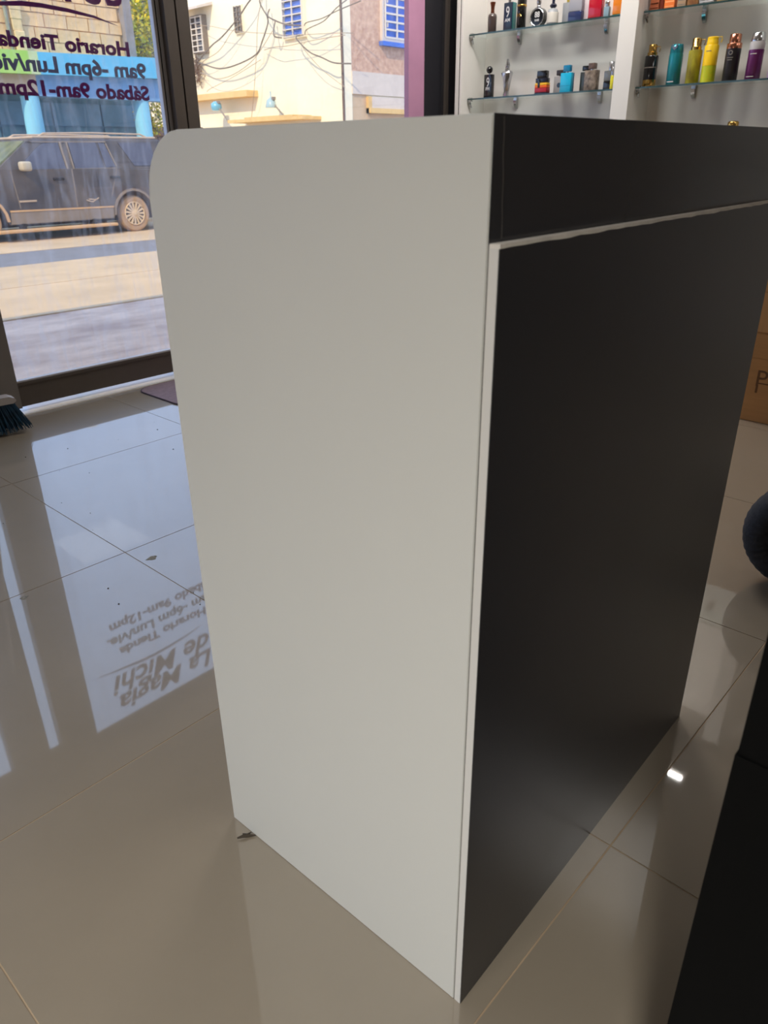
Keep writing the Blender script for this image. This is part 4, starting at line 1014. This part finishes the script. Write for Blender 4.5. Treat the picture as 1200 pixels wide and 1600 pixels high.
# lamps standing on the ledge
for k, (yb, yt, zt, col_, lab) in enumerate(((20.5, 20.92, 2.46, rgb(110, 178, 206), 'round pale-blue lamp on a slanted stem under the tan ledge'), (17.95, 18.36, 2.44, rgb(168, 192, 196), 'pale glass lamp on a slanted stem nearer the house corner'))):
    lt = thing('outdoor_lamp', lab, 'lamp', (0, 0, 0), 0, 'lamps on the cream house')
    MB().tube([(XC - 0.45, yb, 2.06 if k == 0 else 2.10), (XC - 0.48, yt, zt)], 0.022, 6).build('stem', M_POST, lt)
    if k == 0:
        lm_ = MB().lathe([(0.02, -0.13), (0.13, -0.11), (0.165, -0.03), (0.15, 0.07), (0.07, 0.13), (0.02, 0.14)], 20)
    else:
        lm_ = MB().lathe([(0.16, -0.13), (0.165, -0.11), (0.12, 0.06), (0.05, 0.11), (0.02, 0.14), (0.02, 0.28)], 20)
    lm_.build('lamp_head', mat('blue_lamp_%d' % k, col_, 0.3, coat=0.4), lt, smooth=50, loc=(XC - 0.48, yt + 0.06, zt))
    MB().rbox((XC - 0.53, yt - 0.10, zt + 0.06), (XC - 0.43, yt - 0.02, zt + 0.14), 0.01).build('bracket', M_POST, lt)
# dried creeper clump on the wall
cl = thing('creeper', 'small dry brown creeper clump hanging on the cream wall', 'plant', (0, 0, 0))
rn = random.Random(21); b = MB()
for k in range(260):
    p = Vector((XC - 0.12 + rn.uniform(-.08, .06), 22.3 + rn.gauss(0, 0.16), 3.52 + rn.gauss(0, 0.20)))
    b.tube([p, p + Vector((rn.uniform(-.06, .02), rn.uniform(-.14, .14), rn.uniform(-.14, .08)))], [0.012, 0.004], 3)
setp(b.build('dry_leaves', mat('dry_creeper', rgb(128, 104, 90), 0.9), cl), kind='stuff')
MB().tube([(XC - 0.02, 22.35, 3.2), (XC - 0.08, 22.3, 3.5), (XC - 0.02, 22.45, 4.6)], [0.02, 0.025, 0.008], 6).build('stem', M_BARK, cl)

# cables strung in front of the cream wall
M_CABLE = mat('grey_cable', rgb(116, 106, 100), 0.7)
M_WIRE = mat('thin_pale_wire', rgb(168, 150, 132), 0.7)
def spline(ps, n=6):
    out = []
    P = [ps[0]] + list(ps) + [ps[-1]]
    for i in range(1, len(P) - 2):
        for k in range(n):
            t = k / n
            out.append(tuple(0.5 * ((2 * P[i][d]) + (-P[i - 1][d] + P[i + 1][d]) * t + (2 * P[i - 1][d] - 5 * P[i][d] + 4 * P[i + 1][d] - P[i + 2][d]) * t * t + (-P[i - 1][d] + 3 * P[i][d] - 3 * P[i + 1][d] + P[i + 2][d]) * t ** 3) for d in range(len(ps[0]))))
    out.append(tuple(ps[-1]))
    return out
CABLES = [
    ([(22.3, 3.7), (21.13, 4.03), (20.6, 4.2), (20.08, 4.43), (19.66, 4.64), (19.16, 4.94), (18.9, 5.2)], 0.020, 'dark thick cable rising from the small grille window to the upper right'),
    ([(22.2, 3.7), (21.57, 3.6), (20.83, 3.44), (19.99, 3.48), (19.09, 3.66), (18.77, 3.95), (18.47, 4.4), (18.67, 4.7), (18.76, 4.9), (18.8, 5.3)], 0.020, 'thick cable in a deep sag left of the blue window'),
    ([(18.67, 4.7), (18.46, 4.5), (18.18, 4.37), (17.75, 4.24), (17.4, 4.2)], 0.020, 'dark cable curving down into the blue side window'),
    ([(17.5, 4.0), (17.37, 3.89), (16.9, 3.55), (16.42, 3.38), (15.97, 3.23), (15.60, 3.20)], 0.018, 'cable falling from the blue window sill to the house corner'),
    ([(17.3, 4.19), (16.92, 4.2), (16.36, 4.23), (15.75, 4.34), (15.2, 4.5)], 0.013, 'upper of two cables running right from the blue window'),
    ([(17.3, 4.0), (16.93, 4.05), (16.36, 4.15), (16.12, 4.24), (15.75, 4.42), (15.3, 4.7)], 0.013, 'lower of two cables running right from the blue window'),
    ([(22.3, 4.7), (21.1, 4.53), (20.33, 4.37), (19.49, 4.23), (18.4, 4.09), (17.69, 3.99), (15.77, 3.86), (15.5, 3.85)], 0.008, 'long thin wire running almost level across the cream wall'),
    ([(22.2, 3.45), (21.62, 3.35), (21.0, 3.19), (20.18, 3.25), (19.19, 3.56), (18.6, 4.2)], 0.010, 'thin wire sagging below the thick looping cable'),
    ([(22.2, 3.55), (21.55, 3.69), (20.75, 3.89), (20.07, 4.3), (19.9, 4.5)], 0.009, 'thin wire climbing from the creeper to the small grille window'),
    ([(18.85, 5.2), (18.9, 4.44), (19.05, 3.74), (19.3, 2.75), (19.83, 2.08)], 0.009, 'thin wire hanging straight down to the lower ledge'),
    ([(19.0, 3.78), (18.25, 3.77), (17.77, 3.75), (16.61, 3.79), (15.78, 3.84)], 0.009, 'thin wire passing under the blue window'),
    ([(17.3, 3.8), (17.11, 3.65), (16.44, 3.12), (15.84, 2.68)], 0.008, 'thin straight wire slanting down to the drain pipe'),
    ([(21.9, 2.9), (21.37, 2.95), (20.19, 3.19), (19.19, 3.56)], 0.008, 'faint wire slanting above the tan ledge'),
    ([(18.47, 4.4), (18.27, 4.04), (18.24, 4.0)], 0.018, 'short loose cable end dangling beside the blue window'),
]
for ps, r_, lab in CABLES:
    P3 = [(XC - 0.35 if 0 < i < len(ps) - 1 else XC - 0.10, y, z) for i, (y, z) in enumerate(ps)]
    setp(MB().tube(spline(P3), r_, 5).build('cable', M_CABLE if r_ > 0.0125 else M_WIRE, smooth=60), lab, 'cable', 'cables on the cream house')
# plain houses closing the view down the side street
far = thing('far_house', 'plain plastered house closing the side street behind the tree', 'house')
MB().box((8.5, 30.0, GZ), (15.8, 33.0, 5.0)).build('wall', M_BEIGE, far)
MB().box((10.2, 29.96, 1.0), (11.4, 30.0, 2.2)).build('window', M_GREYW, far)
MB().box((8.3, 29.8, 5.0), (16.0, 33.2, 5.2)).build('roof', M_BAND, far)
